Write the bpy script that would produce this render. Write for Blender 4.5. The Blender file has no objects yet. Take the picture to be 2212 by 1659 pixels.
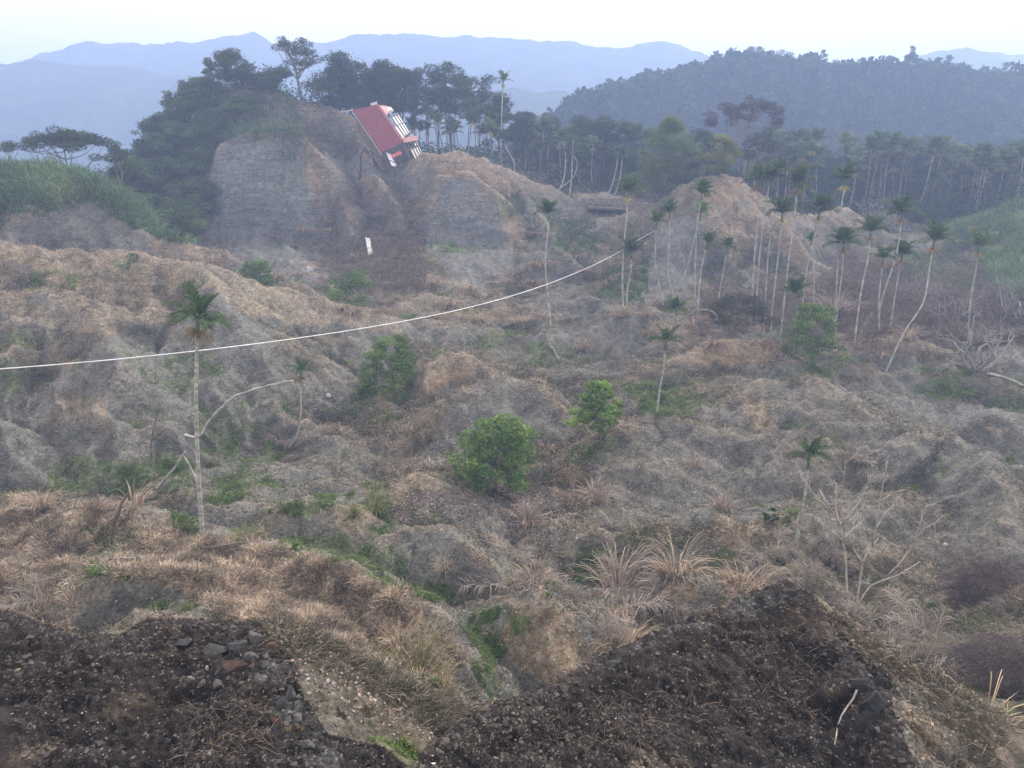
import bpy, math, random
import numpy as np
from mathutils import Vector, Matrix

# ------------------------------------------------------------------ camera, light, exposure
SC = bpy.context.scene
COL = SC.collection
F, CU, CV = 1703.0, 1106.0, 829.5          # focal length and centre of the photo at 2212 x 1659
PITCH = math.radians(18.5)
SP, CP = math.sin(PITCH), math.cos(PITCH)
cam_d = bpy.data.cameras.new('camera')
cam_d.sensor_width = 36.0
cam_d.lens = 36.0 * F / 2212.0
cam_d.clip_start = 0.1
cam_d.clip_end = 6000
cam = bpy.data.objects.new('camera', cam_d)
cam.rotation_euler = (math.pi / 2 - PITCH, 0, 0)
COL.objects.link(cam)
SC.camera = cam

SUN_EL, SUN_AZ = math.radians(42), math.radians(38)      # azimuth clockwise from the view direction (+Y)
world = bpy.data.worlds.new('World')
SC.world = world
world.use_nodes = True
wn, wl = world.node_tree.nodes, world.node_tree.links
wn.clear()
wo = wn.new('ShaderNodeOutputWorld')
bg = wn.new('ShaderNodeBackground'); bg.inputs['Strength'].default_value = 0.15
sky = wn.new('ShaderNodeTexSky'); sky.sky_type = 'NISHITA'; sky.sun_disc = False
sky.sun_elevation = SUN_EL; sky.sun_rotation = SUN_AZ
sky.air_density = 1.0; sky.dust_density = 6.0; sky.ozone_density = 1.5; sky.altitude = 300
# thin high overcast: pale cloud mixed over the clear sky
tc = wn.new('ShaderNodeTexCoord'); mp = wn.new('ShaderNodeMapping'); mp.inputs['Scale'].default_value = (1.2, 1.2, 5)
nz = wn.new('ShaderNodeTexNoise'); nz.inputs['Scale'].default_value = 2.2; nz.inputs['Detail'].default_value = 6
rp = wn.new('ShaderNodeMapRange'); rp.inputs[1].default_value = 0.3; rp.inputs[2].default_value = 0.7
rp.inputs[3].default_value = 0.86; rp.inputs[4].default_value = 1.0
mx = wn.new('ShaderNodeMix'); mx.data_type = 'RGBA'
mx.inputs[7].default_value = (12.1, 10.9, 10.6, 1)
wl.new(tc.outputs['Generated'], mp.inputs[0]); wl.new(mp.outputs[0], nz.inputs['Vector'])
wl.new(nz.outputs['Fac'], rp.inputs[0]); wl.new(rp.outputs[0], mx.inputs[0])
wl.new(sky.outputs[0], mx.inputs[6]); wl.new(mx.outputs[2], bg.inputs[0]); wl.new(bg.outputs[0], wo.inputs[0])

sun_d = bpy.data.lights.new('sun', 'SUN'); sun_d.energy = 4.8; sun_d.angle = math.radians(16); sun_d.color = (1.0, 0.94, 0.86)
sun = bpy.data.objects.new('sun', sun_d)
sun.rotation_euler = Vector((math.sin(SUN_AZ) * math.cos(SUN_EL), math.cos(SUN_AZ) * math.cos(SUN_EL), math.sin(SUN_EL))).to_track_quat('Z', 'Y').to_euler()
COL.objects.link(sun)
SC.view_settings.view_transform = 'Standard'
SC.view_settings.look = 'None'
SC.view_settings.exposure = 0.12
SC.view_settings.gamma = 1
SC.render.engine = 'CYCLES'
SC.cycles.max_bounces = 5
SC.cycles.diffuse_bounces = 2
SC.cycles.glossy_bounces = 1
SC.cycles.transmission_bounces = 2
SC.cycles.transparent_max_bounces = 8
SC.cycles.volume_bounces = 1
SC.cycles.use_denoising = True
SC.cycles.use_adaptive_sampling = True
SC.cycles.adaptive_threshold = 0.02

# ------------------------------------------------------------------ maths helpers
def slope(v):
    yc = (CV - v) / F
    return (-SP + yc * CP) / (CP + yc * SP)

def W(u, v, D):
    """world point seen at (u, v) of the photo, at forward distance D metres"""
    yc = (CV - v) / F
    k = D / (CP + yc * SP)
    return np.array([(u - CU) / F * k, D, (-SP + yc * CP) * k])

def project(x, y, z):
    c = y * CP - z * SP
    up = y * SP + z * CP
    c = np.maximum(c, 0.01)
    return CU + F * x / c, CV - F * up / c

def _h(ix, iy, s):
    n = (ix.astype(np.int64) * 374761393 + iy.astype(np.int64) * 668265263 + s * 1442695041) & 0xFFFFFFFF
    n = ((n ^ (n >> 13)) * 1274126177) & 0xFFFFFFFF
    n = n ^ (n >> 16)
    return (n & 0xFFFFFF).astype(np.float32) / 0xFFFFFF

def vnoise(x, y, s=0):
    ix, iy = np.floor(x), np.floor(y)
    fx, fy = (x - ix).astype(np.float32), (y - iy).astype(np.float32)
    fx = fx * fx * (3 - 2 * fx); fy = fy * fy * (3 - 2 * fy)
    a, b = _h(ix, iy, s), _h(ix + 1, iy, s)
    c, d = _h(ix, iy + 1, s), _h(ix + 1, iy + 1, s)
    return (a + (b - a) * fx) * (1 - fy) + (c + (d - c) * fx) * fy       # 0..1

def fbm(x, y, sc, oct=4, s=0, gain=0.5):
    t, a, n = 0, 1.0, 0
    ca, sa = math.cos(0.6), math.sin(0.6)
    x, y = np.asarray(x) / sc, np.asarray(y) / sc
    for o in range(oct):
        t = t + a * (vnoise(x, y, s + o * 17) - 0.5); n += a
        a *= gain
        x, y = (x * ca - y * sa) * 2.03 + 3.1, (x * sa + y * ca) * 2.03 + 7.7
    return t / n * 2                                                     # about -1..1

def ridged(x, y, sc, oct=4, s=0):
    t, a, n = 0, 1.0, 0
    ca, sa = math.cos(0.6), math.sin(0.6)
    x, y = np.asarray(x) / sc, np.asarray(y) / sc
    for o in range(oct):
        t = t + a * (1 - abs(vnoise(x, y, s + o * 31) * 2 - 1)); n += a
        a *= 0.5
        x, y = (x * ca - y * sa) * 2.03 + 3.1, (x * sa + y * ca) * 2.03 + 7.7
    return t / n                                                         # 0..1

def sstep(a, b, x):
    t = np.clip((x - a) / (b - a), 0, 1)
    return t * t * (3 - 2 * t)

# ------------------------------------------------------------------ terrain
BASE = [  # (u, v, D): points of the broad valley floor and slopes as seen in the photo
    (1040, 1560, 24), (1070, 1400, 29), (950, 1290, 34), (1250, 1270, 35), (1400, 1200, 37), (1900, 1300, 33),
    (650, 1150, 39.5), (300, 1060, 46), (60, 1060, 46), (600, 1000, 50), (900, 1000, 50), (1300, 1100, 42),
    (1700, 1000, 50), (2100, 1130, 40), (1100, 850, 64), (1500, 800, 69), (2000, 800, 70), (1000, 720, 83),
    (1400, 700, 86), (1700, 720, 82), (2100, 780, 72), (700, 590, 114), (1100, 620, 108), (1300, 650, 98),
    (1700, 650, 100), (2000, 690, 88), (2350, 690, 88), (2400, 900, 58), (2120, 1600, 16), (2150, 1400, 24),
    (2100, 1250, 30), (2350, 1200, 32), (2400, 1500, 20),
    (0, 1200, 32), (-200, 1200, 32), (0, 1330, 26), (100, 1380, 25), (300, 1200, 32), (500, 1250, 28), (560, 1350, 24),
    (700, 1400, 23), (700, 1580, 18), (850, 1500, 22), (850, 1600, 18.5), (940, 1610, 22.5), (-200, 1350, 25),
    (-200, 1000, 50), (300, 900, 60), (-300, 800, 70), (0, 640, 100), (400, 620, 106), (-400, 600, 110),
]
BASEW = [  # (x, y, z) beyond what the photo shows or behind its ridges
    (0, 2, -13), (-12, 2, -13), (12, 2, -13), (0, 8, -14), (-10, 9, -14), (10, 9, -14), (0, 15, -17), (-9, 15, -16), (10, 17, -16), (20, 10, -12),
    (-60, 165, -10), (-30, 165, -9), (0, 165, -9), (30, 165, -14), (60, 165, -17), (100, 165, -18), (140, 165, -17), (-110, 165, -16),
    (-150, 140, -20), (-120, 120, -22), (-110, 90, -20), (150, 120, -16), (120, 90, -18), (130, 60, -19), (-90, 50, -21), (-60, 25, -18), (60, 20, -16), (80, 40, -18), (30, 5, -14), (-30, 5, -14), (60, 5, -18), (-60, 5, -18), (150, 30, -22), (-150, 40, -25), (240, 60, -25), (-240, 60, -35), (250, 150, -25), (-250, 150, -35),
    (-100, 220, -25), (0, 220, -20), (100, 220, -26), (220, 220, -25), (-220, 220, -40), (-200, 160, -32),
    (0, 300, -45), (-250, 320, -60), (250, 320, -45), (120, 300, -45), (-100, 300, -55), (400, 330, -40),
    (0, 480, -60), (-400, 480, -70), (400, 480, -60), (0, 700, -60), (-600, 700, -60), (600, 700, -60), (0, 1600, -90), (-1200, 1600, -90), (1200, 1600, -90),
]
bp = np.array([W(*b) for b in BASE] + [np.array(b, float) for b in BASEW])
def warp(x, y):       # compress far distances so that the interpolation is even
    r = np.hypot(x, y) + 1e-6
    k = np.log1p(r / 10.0) / r * 10
    return x * k, y * k
bx_, by_ = warp(bp[:, 0], bp[:, 1])
def _phi(r): return r ** 3
_A = _phi(np.hypot(bx_[:, None] - bx_[None], by_[:, None] - by_[None])) + np.eye(len(bp)) * 6.0
_P = np.stack([np.ones(len(bp)), bx_, by_], 1)
_M = np.block([[_A, _P], [_P.T, np.zeros((3, 3))]])
_w = np.linalg.solve(_M, np.concatenate([bp[:, 2], [0, 0, 0]]))
def base_z(x, y):
    shp = x.shape
    wx, wy = warp(x.ravel(), y.ravel())
    z = _w[-3] + _w[-2] * wx + _w[-1] * wy
    for i in range(len(bp)):
        z = z + _w[i] * _phi(np.hypot(wx - bx_[i], wy - by_[i]))
    return z.reshape(shp)

# crest lines: points (u, v, D), slope towards the camera, slope away, rounding radius, gully strength, gully size
RIDGES = [
    # foreground dark mounds
    ([(-300, 1290, 11.5), (-60, 1320, 11.5), (0, 1333, 11.6), (88, 1377, 11.2), (153, 1391, 11), (227, 1386, 11.1), (295, 1367, 11.5), (320, 1354, 11.7), (426, 1352, 11.8), (520, 1352, 11.8), (547, 1364, 11.6)], .30, 1.7, .9, .10, 1.6),
    ([(547, 1364, 11.6), (590, 1410, 10.9), (618, 1470, 10.2), (640, 1560, 9.3), (690, 1680, 8.3)], .42, 1.1, .9, .12, 1.2),
    ([(936, 1625, 8.9), (960, 1596, 9.2), (1007, 1566, 9.5), (1092, 1527, 9.9), (1163, 1506, 10.3), (1213, 1478, 10.7), (1298, 1421, 11.5), (1390, 1383, 12.1), (1475, 1350, 12.7), (1556, 1318, 13.3), (1634, 1284, 13.8), (1700, 1264, 14.1), (1733, 1283, 13.9)], .42, 1.8, .15, .10, 1.6),
    ([(1733, 1283, 13.9), (1787, 1364, 12.9), (1830, 1432, 12.2), (1880, 1475, 11.6), (1900, 1530, 11.0), (1930, 1600, 10.4), (1970, 1690, 9.7)], .40, 1.3, .15, .10, 1.2),
    ([(1850, 1440, 15.5), (1900, 1452, 15.2), (1970, 1495, 14.4), (2020, 1560, 13.4), (2041, 1620, 12.8), (2060, 1700, 12)], .6, .9, .3, .15, 1.5),
    ([(600, 1640, 9.3), (737, 1598, 9.6), (826, 1613, 9.5), (900, 1665, 9)], .6, 1.5, .2, .1, 1.2),
    # left grassy hill
    ([(640, 1205, 31), (740, 1240, 29.5), (850, 1290, 28), (950, 1350, 26.2), (1005, 1420, 24.8), (1020, 1500, 23.6)], .35, .9, 1.0, .25, 4),
    ([(200, 1258, 27), (300, 1250, 27), (420, 1268, 26.5)], .8, .5, .5, .2, 3),
    ([(120, 1085, 40), (437, 1158, 37), (560, 1175, 34)], .3, .6, 1.5, .2, 4),
    # centre mounds
    ([(1130, 1318, 28), (1170, 1308, 28), (1260, 1345, 28)], .75, .6, .7, .3, 3),
    ([(1400, 1300, 31.5), (1490, 1255, 32.5), (1530, 1262, 32.5)], .6, .6, .7, .3, 3),
    ([(1545, 1158, 36.5), (1580, 1148, 37), (1650, 1160, 37)], .7, .5, .6, .3, 3),
    ([(840, 1172, 36.5), (900, 1160, 37), (965, 1165, 36), (1030, 1215, 34)], .7, .6, .5, .3, 3),
    ([(460, 1098, 40), (520, 1088, 40.5), (560, 1100, 40)], .7, .7, .5, .2, 2.5),
    ([(610, 1098, 39), (660, 1088, 39.5), (720, 1110, 39)], .6, .6, .5, .2, 2.5),
    ([(640, 1050, 45), (710, 1028, 45.5), (790, 1050, 44)], .6, .6, .5, .2, 3),
    ([(850, 1050, 43), (905, 1030, 44), (950, 1050, 43)], .5, .6, .5, .2, 3),
    ([(1290, 965, 50), (1340, 925, 52), (1400, 903, 54), (1470, 912, 54), (1540, 930, 53)], .55, .6, .9, .35, 5),
    ([(900, 905, 56), (980, 850, 58), (1080, 803, 60), (1130, 825, 59), (1200, 880, 56)], .62, .6, .5, .3, 4),
    ([(930, 800, 64), (970, 768, 66), (1000, 770, 66)], .7, .7, .5, .25, 3),
    ([(1440, 790, 66), (1490, 760, 68), (1560, 740, 70), (1660, 745, 70), (1700, 770, 68)], .55, .6, .8, .35, 5),
    ([(1640, 820, 58), (1760, 830, 57), (1850, 870, 54)], .35, .4, 1.5, .3, 5),
    ([(1860, 745, 75), (1930, 735, 75), (2010, 745, 74)], .5, .6, .8, .2, 4),
    ([(2000, 925, 49), (2060, 940, 48.5), (2110, 985, 46), (2160, 1060, 42), (2185, 1140, 38.5)], .38, .9, .5, .3, 4),
    ([(2150, 890, 54), (2230, 910, 53), (2330, 940, 51)], .7, .6, .6, .3, 4),
    ([(1620, 1160, 37), (1750, 1130, 39), (1900, 1080, 43)], .3, .3, 2, .3, 4),
    # big left mound and its spurs
    ([(-300, 500, 76), (-50, 525, 73), (0, 530, 72), (100, 537, 72), (200, 550, 73), (330, 562, 75), (420, 568, 76), (500, 580, 77), (580, 615, 78), (700, 652, 80), (800, 675, 82), (870, 692, 83)], .56, .8, .7, .42, 8),
    ([(440, 590, 74), (470, 640, 68), (520, 700, 64)], .75, .8, .6, .3, 5),
    ([(160, 640, 68), (240, 730, 60), (260, 800, 56)], .75, .8, .6, .3, 5),
    ([(-60, 880, 50), (0, 930, 48), (25, 985, 47)], 1.2, 1.2, .4, .3, 3),
    ([(690, 800, 68), (760, 830, 66), (830, 860, 62)], .4, .5, 1, .3, 4),
    # second left ridge with the bushes
    ([(-300, 400, 98), (-60, 378, 98), (60, 366, 98), (150, 372, 98), (215, 425, 97), (267, 478, 96), (333, 515, 95), (433, 537, 95), (500, 556, 94), (600, 590, 94), (665, 625, 93)], .8, .6, .6, .3, 6),
    # main ridge
    ([(640, 219, 147), (700, 231, 148), (760, 256, 147), (840, 312, 143), (880, 345, 140), (930, 337, 136), (980, 329, 134), (1030, 341, 134), (1090, 367, 135), (1160, 394, 136), (1230, 430, 138), (1300, 466, 140), (1420, 470, 140)], .95, .45, .5, .3, 9),
    ([(180, 520, 128), (290, 430, 135), (350, 340, 138), (420, 255, 140), (480, 200, 142), (540, 176, 143), (590, 186, 145), (615, 208, 146), (640, 219, 147)], 1.4, .45, .8, .15, 9),
    ([(478, 310, 129), (520, 292, 130), (560, 284, 130), (650, 290, 131), (690, 330, 131)], 1.9, 1.0, .4, .05, 5),
    ([(950, 385, 123), (985, 366, 123.5), (1020, 370, 123.5), (1065, 405, 123)], 1.6, 1.0, .3, .06, 5),
    ([(780, 330, 140), (850, 440, 128), (880, 500, 120)], 1.0, .9, .6, .4, 6),
    ([(700, 330, 138), (740, 430, 128), (760, 500, 121)], 1.0, .9, .6, .4, 6),
    ([(1120, 400, 134), (1170, 480, 124), (1210, 540, 115)], .9, .9, .6, .4, 6),
    ([(800, 575, 111), (850, 546, 112), (890, 575, 111)], .9, .8, .4, .2, 3),
    ([(1155, 545, 110), (1200, 535, 111), (1250, 570, 109)], 1.1, .8, .4, .3, 3),
    ([(1220, 660, 94), (1265, 638, 95), (1310, 665, 94)], .8, .8, .4, .2, 3),
    # right plateau and cliff
    ([(1480, 400, 118), (1510, 383, 118), (1570, 378, 119), (1610, 398, 119), (1680, 440, 121), (1760, 470, 124), (1830, 452, 128), (1880, 480, 127), (1930, 510, 125), (2000, 550, 120)], .95, .6, .5, .35, 7),
    ([(1420, 500, 112), (1450, 478, 112), (1500, 470, 113), (1530, 480, 113)], 1.5, .8, .3, .12, 4),
    ([(1630, 420, 118), (1690, 480, 113), (1760, 560, 107), (1850, 640, 99)], .9, .9, .4, .4, 5),
    ([(1500, 560, 108), (1580, 580, 106), (1640, 560, 108)], 1.0, .8, .4, .3, 4),
    ([(1380, 470, 125), (1400, 520, 118), (1380, 590, 108)], .8, .8, .5, .4, 5),
    ([(1980, 600, 108), (2040, 520, 114), (2110, 480, 117), (2200, 455, 118), (2350, 420, 120), (2600, 380, 122)], .42, .4, 1, .35, 6),
    ([(2212, 480, 112), (2190, 600, 98), (2230, 700, 86)], .6, .5, 1, .3, 5),
    # ground behind
    ([(1900, 405, 190), (2050, 380, 190), (2200, 365, 185), (2400, 350, 185)], .3, .3, 4, .2, 12),
    # wooded hill
    ([(1150, 310, 264), (1220, 262, 288), (1280, 232, 304), (1350, 205, 316), (1450, 172, 324), (1600, 140, 328), (1700, 140, 328), (1800, 160, 324), (1900, 160, 320), (2100, 170, 316), (2212, 180, 312), (2500, 190, 304), (2900, 210, 304)], .6, .6, 4, .25, 40),
]
FAR = [
    ([(-700, 170, 840), (-300, 150, 840), (0, 141, 840), (100, 136, 840), (230, 140, 840), (330, 158, 840), (450, 176, 826), (600, 215, 812), (760, 270, 798)], .5, .6, 6, .3, 80),
    ([(-600, 200, 1092), (0, 150, 1092), (40, 139, 1092), (120, 112, 1092), (190, 92, 1092), (250, 95, 1092), (350, 98, 1092), (430, 88, 1092), (490, 79, 1092), (548, 76, 1092), (590, 95, 1092), (640, 92, 1092), (700, 95, 1092), (760, 80, 1092), (800, 73, 1092), (860, 73, 1092), (950, 79, 1092), (1100, 86, 1092), (1250, 95, 1092), (1355, 107, 1092), (1400, 95, 1092), (1435, 89, 1092), (1480, 100, 1092), (1530, 125, 1092), (1600, 175, 1092), (1750, 250, 1092)], .45, .6, 6, .3, 100),
    ([(900, 225, 700), (1100, 197, 700), (1150, 200, 700), (1200, 196, 700), (1270, 205, 700), (1400, 240, 700)], .4, .5, 6, .2, 60),
    ([(1850, 190, 1036), (1970, 128, 1036), (2030, 112, 1036), (2085, 107, 1036), (2130, 118, 1036), (2200, 150, 1036), (2300, 200, 1036)], .5, .6, 6, .2, 90),
    ([(2050, 150, 1232), (2130, 120, 1232), (2212, 118, 1232), (2400, 100, 1232), (2700, 120, 1232)], .5, .6, 6, .2, 90),
]
def ridge_z(x, y, z, rid, k):
    pts, sf, sb, r, ga, gs = rid
    P = np.array([W(*p) for p in pts])
    reach = (P[:, 2].max() + 90 if P[:, 1].min() > 300 else min(40, P[:, 2].max() + 26)) / min(sf, sb) + r + 2
    m = np.where((x > P[:, 0].min() - reach) & (x < P[:, 0].max() + reach) & (y > P[:, 1].min() - reach) & (y < P[:, 1].max() + reach))[0]
    if not len(m): return z
    px, py = x[m], y[m]
    # wander of the crest line and rough flanks
    best = np.full(len(m), 1e9); allz = []; zc = np.zeros(len(m)); sd = np.zeros(len(m)); tt = np.zeros(len(m))
    L = 0
    for i in range(len(P) - 1):
        a, b = P[i], P[i + 1]
        dx, dy = b[0] - a[0], b[1] - a[1]
        l2 = dx * dx + dy * dy
        t = np.clip(((px - a[0]) * dx + (py - a[1]) * dy) / l2, 0, 1)
        qx, qy = a[0] + t * dx, a[1] + t * dy
        d = np.hypot(px - qx, py - qy)
        allz.append((d, a[2] + t * (b[2] - a[2])))
        s = d < best
        best = np.where(s, d, best)
        zc = np.where(s, a[2] + t * (b[2] - a[2]), zc)
        sd = np.where(s, (py - qy) / (d + 1e-6), sd)          # -1 towards the camera, +1 away
        tt = np.where(s, L + t * math.sqrt(l2), tt)
        L += math.sqrt(l2)
    tau = .12 * best + .05          # blend crest heights where two stretches of crest are about equally near
    ws, wz = 0, 0
    for d_, z_ in allz:
        w_ = np.exp(-(d_ - best) / tau); ws = ws + w_; wz = wz + w_ * z_
    zc = wz / ws
    sl = sb + (sf - sb) * (1 - sstep(-.6, .6, sd))
    g = ridged(px + k * 13.7, py, gs, 4, k) - .55
    d = best * (1 - ga * 1.9 * g * sstep(0, gs, best))
    if k < 60: r = r * .55
    h = zc - sl * (np.sqrt(d * d + r * r) - r)
    if P[0, 1] > 18 and k < 60:      # rills running straight down the flanks
        rs = gs * .5
        rn = ridged(tt + 3 * k, best * .22, rs, 3, 200 + k)
        h = h - np.minimum(best * .30, gs * .16) * (1 - rn) * (.35 if sf > 1.35 else 1.0)
    zz = z[m]
    kk = max(r * .6, .1)
    q = np.clip(.5 + .5 * (h - zz) / kk, 0, 1)
    z[m] = zz * (1 - q) + h * q + kk * q * (1 - q) * .5
    return z

def terrain_z(x, y):
    x = np.asarray(x, float).ravel(); y = np.asarray(y, float).ravel()
    z = base_z(x, y)
    R = np.hypot(x, y)
    mid = sstep(22, 40, R) * (1 - sstep(180, 240, R))
    z = z + mid * (fbm(x, y, 13, 4, 5) * 1.3 + (ridged(x, y, 9, 4, 9) ** 1.6 - .35) * 1.9)
    z = z + (1 - mid) * sstep(30, 60, R) * fbm(x, y, 60, 5, 3) * np.clip(R / 100, .5, 4)
    z = z - .9 * sstep(27, 33, R) * (1 - sstep(74, 84, R))      # the hollows between the mounds
    for k, rd in enumerate(RIDGES):
        z = ridge_z(x, y, z, rd, k)
    for k, rd in enumerate(FAR):
        z = ridge_z(x, y, z, rd, k + 60)
    # small relief
    near = 1 - sstep(14, 20, R)
    nm = sstep(14, 20, R) * (1 - sstep(200, 260, R))
    z = z + near * (fbm(x, y, .9, 4, 40) * .12 + (ridged(x, y, .33, 3, 41) - .5) * .13 + (ridged(x * .4, y, .30, 4, 44) - .5) * .16 + fbm(x, y, .1, 2, 43) * .06)
    z = z + nm * (fbm(x, y, 3, 3, 50) * .4 + (ridged(x, y, 4.5, 4, 52) ** 1.6 - .35) * 1.2 + (ridged(x, y, 1.5, 3, 51) - .5) * .42)
    z = z + sstep(220, 300, R) * fbm(x, y, 25, 5, 60) * np.clip(R / 120, 1, 7) * .8
    return z

def polar(nr, na, r0, r1, a0, a1, aa=None):
    rr = np.exp(np.linspace(math.log(r0), math.log(r1), nr))
    aa = np.linspace(math.radians(a0), math.radians(a1), na) if aa is None else np.radians(aa)
    A, R = np.meshgrid(aa, rr)
    x, y = R * np.sin(A), R * np.cos(A)
    return x, y

def grid_faces(nr, na):
    i = np.arange(nr * na).reshape(nr, na)
    return np.stack([i[:-1, :-1], i[:-1, 1:], i[1:, 1:], i[1:, :-1]], -1).reshape(-1, 4)

def mesh_np(name, verts, faces, mat=None, smooth=True, cols=None, mats=None, fmat=None):
    """faces: (n,3) or (n,4) int array; cols: per-vertex (n,3)"""
    me = bpy.data.meshes.new(name)
    verts = np.asarray(verts, np.float32); faces = np.asarray(faces, np.int32)
    me.vertices.add(len(verts)); me.vertices.foreach_set('co', verts.ravel())
    k = faces.shape[1]
    me.loops.add(len(faces) * k); me.loops.foreach_set('vertex_index', faces.ravel())
    me.polygons.add(len(faces)); me.polygons.foreach_set('loop_start', np.arange(len(faces), dtype=np.int32) * k)
    me.polygons.foreach_set('use_smooth', np.full(len(faces), smooth, bool))
    if cols is not None:
        at = me.attributes.new('tint', 'FLOAT_COLOR', 'POINT')
        c = np.ones((len(verts), 4), np.float32); c[:, :3] = cols
        at.data.foreach_set('color', c.ravel())
    if fmat is not None:
        me.polygons.foreach_set('material_index', np.asarray(fmat, np.int32))
    me.update(calc_edges=True)
    for m in (mats or ([mat] if mat else [])):
        me.materials.append(m)
    return me

def link(name, me, parent=None, **props):
    o = bpy.data.objects.new(name, me); COL.objects.link(o)
    if parent is not None: o.parent = parent
    for k, v in props.items(): o[k] = v
    return o

NR, NA = 1350, 1150
AZ = np.concatenate([np.linspace(-82, -38.5, 90), np.linspace(-38, 38, NA - 180), np.linspace(38.5, 82, 90)])    # finer where the camera looks
gx, gy = polar(NR, NA, 2.5, 270, 0, 0, AZ)
gz = terrain_z(gx, gy).reshape(gx.shape)

# ------------------------------------------------------------------ ground lookup
_lr0, _lr1 = math.log(2.5), math.log(270)
def ground_z(x, y):
    """height of the built ground at points (arrays), bilinear on the polar sheet"""
    x = np.asarray(x, float); y = np.asarray(y, float)
    fi = (np.log(np.hypot(x, y)) - _lr0) / (_lr1 - _lr0) * (NR - 1)
    fj = np.interp(np.degrees(np.arctan2(x, y)), AZ, np.arange(NA))
    fi = np.clip(fi, 0, NR - 1.001); fj = np.clip(fj, 0, NA - 1.001)
    i, j = fi.astype(int), fj.astype(int)
    a, b = fi - i, fj - j
    return (gz[i, j] * (1 - a) * (1 - b) + gz[i + 1, j] * a * (1 - b) + gz[i, j + 1] * (1 - a) * b + gz[i + 1, j + 1] * a * b)

_DS = np.exp(np.linspace(math.log(6), math.log(255), 900))
def hit(u, v, dmin=6.0):
    """first ground point seen at (u, v)"""
    yc = (CV - v) / F
    k = _DS / (CP + yc * SP)
    x = (u - CU) / F * k; z = (-SP + yc * CP) * k
    g = ground_z(x, _DS)
    ok = (z < g) & (_DS > dmin)
    if not ok.any():
        i = 0 if dmin > 250 else int(np.argmin(np.where(_DS > dmin, z - g, 1e9)))
    else:
        i = int(np.argmax(ok))
    return np.array([x[i], _DS[i], g[i]])

# ------------------------------------------------------------------ what covers the ground where
def inside(pu, pv, poly):
    c = np.zeros(pu.shape, bool)
    n = len(poly)
    for i in range(n):
        x1, y1 = poly[i]; x2, y2 = poly[(i + 1) % n]
        cond = (y1 > pv) != (y2 > pv)
        c ^= cond & (pu < (x2 - x1) * (pv - y1) / ((y2 - y1) + 1e-9) + x1)
    return c

GREY = [
    ([(490, 290), (600, 318), (655, 312), (690, 400), (735, 520), (700, 600), (600, 625), (440, 560), (435, 500), (465, 370)], 100, 150, 1.0),
    ([(955, 395), (1010, 372), (1085, 440), (1105, 560), (1090, 640), (1000, 620), (915, 520)], 100, 150, 1.0),
    ([(1400, 520), (1440, 475), (1515, 470), (1530, 560), (1470, 650), (1360, 650)], 90, 150, 1.0),
    ([(1160, 560), (1210, 540), (1270, 600), (1310, 680), (1180, 690)], 85, 130, .8),
    ([(1540, 580), (1620, 570), (1650, 640), (1560, 640)], 85, 130, .8),
    ([(430, 660), (480, 632), (560, 700), (610, 740), (560, 800), (430, 900), (330, 830), (340, 750)], 40, 90, .9),
    ([(150, 790), (330, 740), (420, 900), (330, 1030), (30, 1030), (20, 900)], 40, 90, .75),
    ([(200, 740), (330, 720), (350, 790), (180, 800)], 40, 90, .8),
    ([(0, 470), (200, 445), (330, 520), (450, 545), (450, 570), (0, 540)], 80, 115, .8),
    ([(-100, 860), (20, 900), (40, 1050), (-100, 1060)], 35, 70, .9),
    ([(1080, 805), (1200, 870), (1240, 940), (900, 1010), (960, 880)], 45, 75, .75),
    ([(1290, 960), (1400, 900), (1560, 920), (1760, 1000), (1640, 1140), (1280, 1130)], 38, 75, .65),
    ([(1600, 800), (2000, 850), (2180, 1000), (2212, 1250), (1750, 1160), (1560, 950)], 35, 75, .55),
    ([(2060, 880), (2300, 880), (2300, 1010), (2120, 1000)], 40, 75, .9),
    ([(870, 1150), (970, 1160), (1050, 1230), (1070, 1270), (960, 1290), (820, 1210)], 28, 42, .85),
    ([(980, 1060), (1080, 1100), (1010, 1160), (930, 1150)], 28, 50, .6),
    ([(470, 1090), (560, 1090), (600, 1150), (450, 1150)], 28, 45, .7),
    ([(610, 1095), (720, 1090), (750, 1140), (630, 1150)], 28, 45, .7),
    ([(650, 1020), (780, 1030), (800, 1090), (640, 1080)], 30, 55, .7),
    ([(630, 1420), (720, 1470), (860, 1600), (800, 1659), (690, 1640)], 8, 24, .3),
    ([(1530, 1180), (1640, 1190), (1660, 1260), (1560, 1280), (1500, 1240)], 26, 40, .5),
    ([(1900, 1450), (2030, 1520), (2060, 1659), (1960, 1659)], 10, 17, .5),
    ([(1230, 430), (1330, 470), (1330, 560), (1240, 560)], 100, 150, .4),
]
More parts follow.
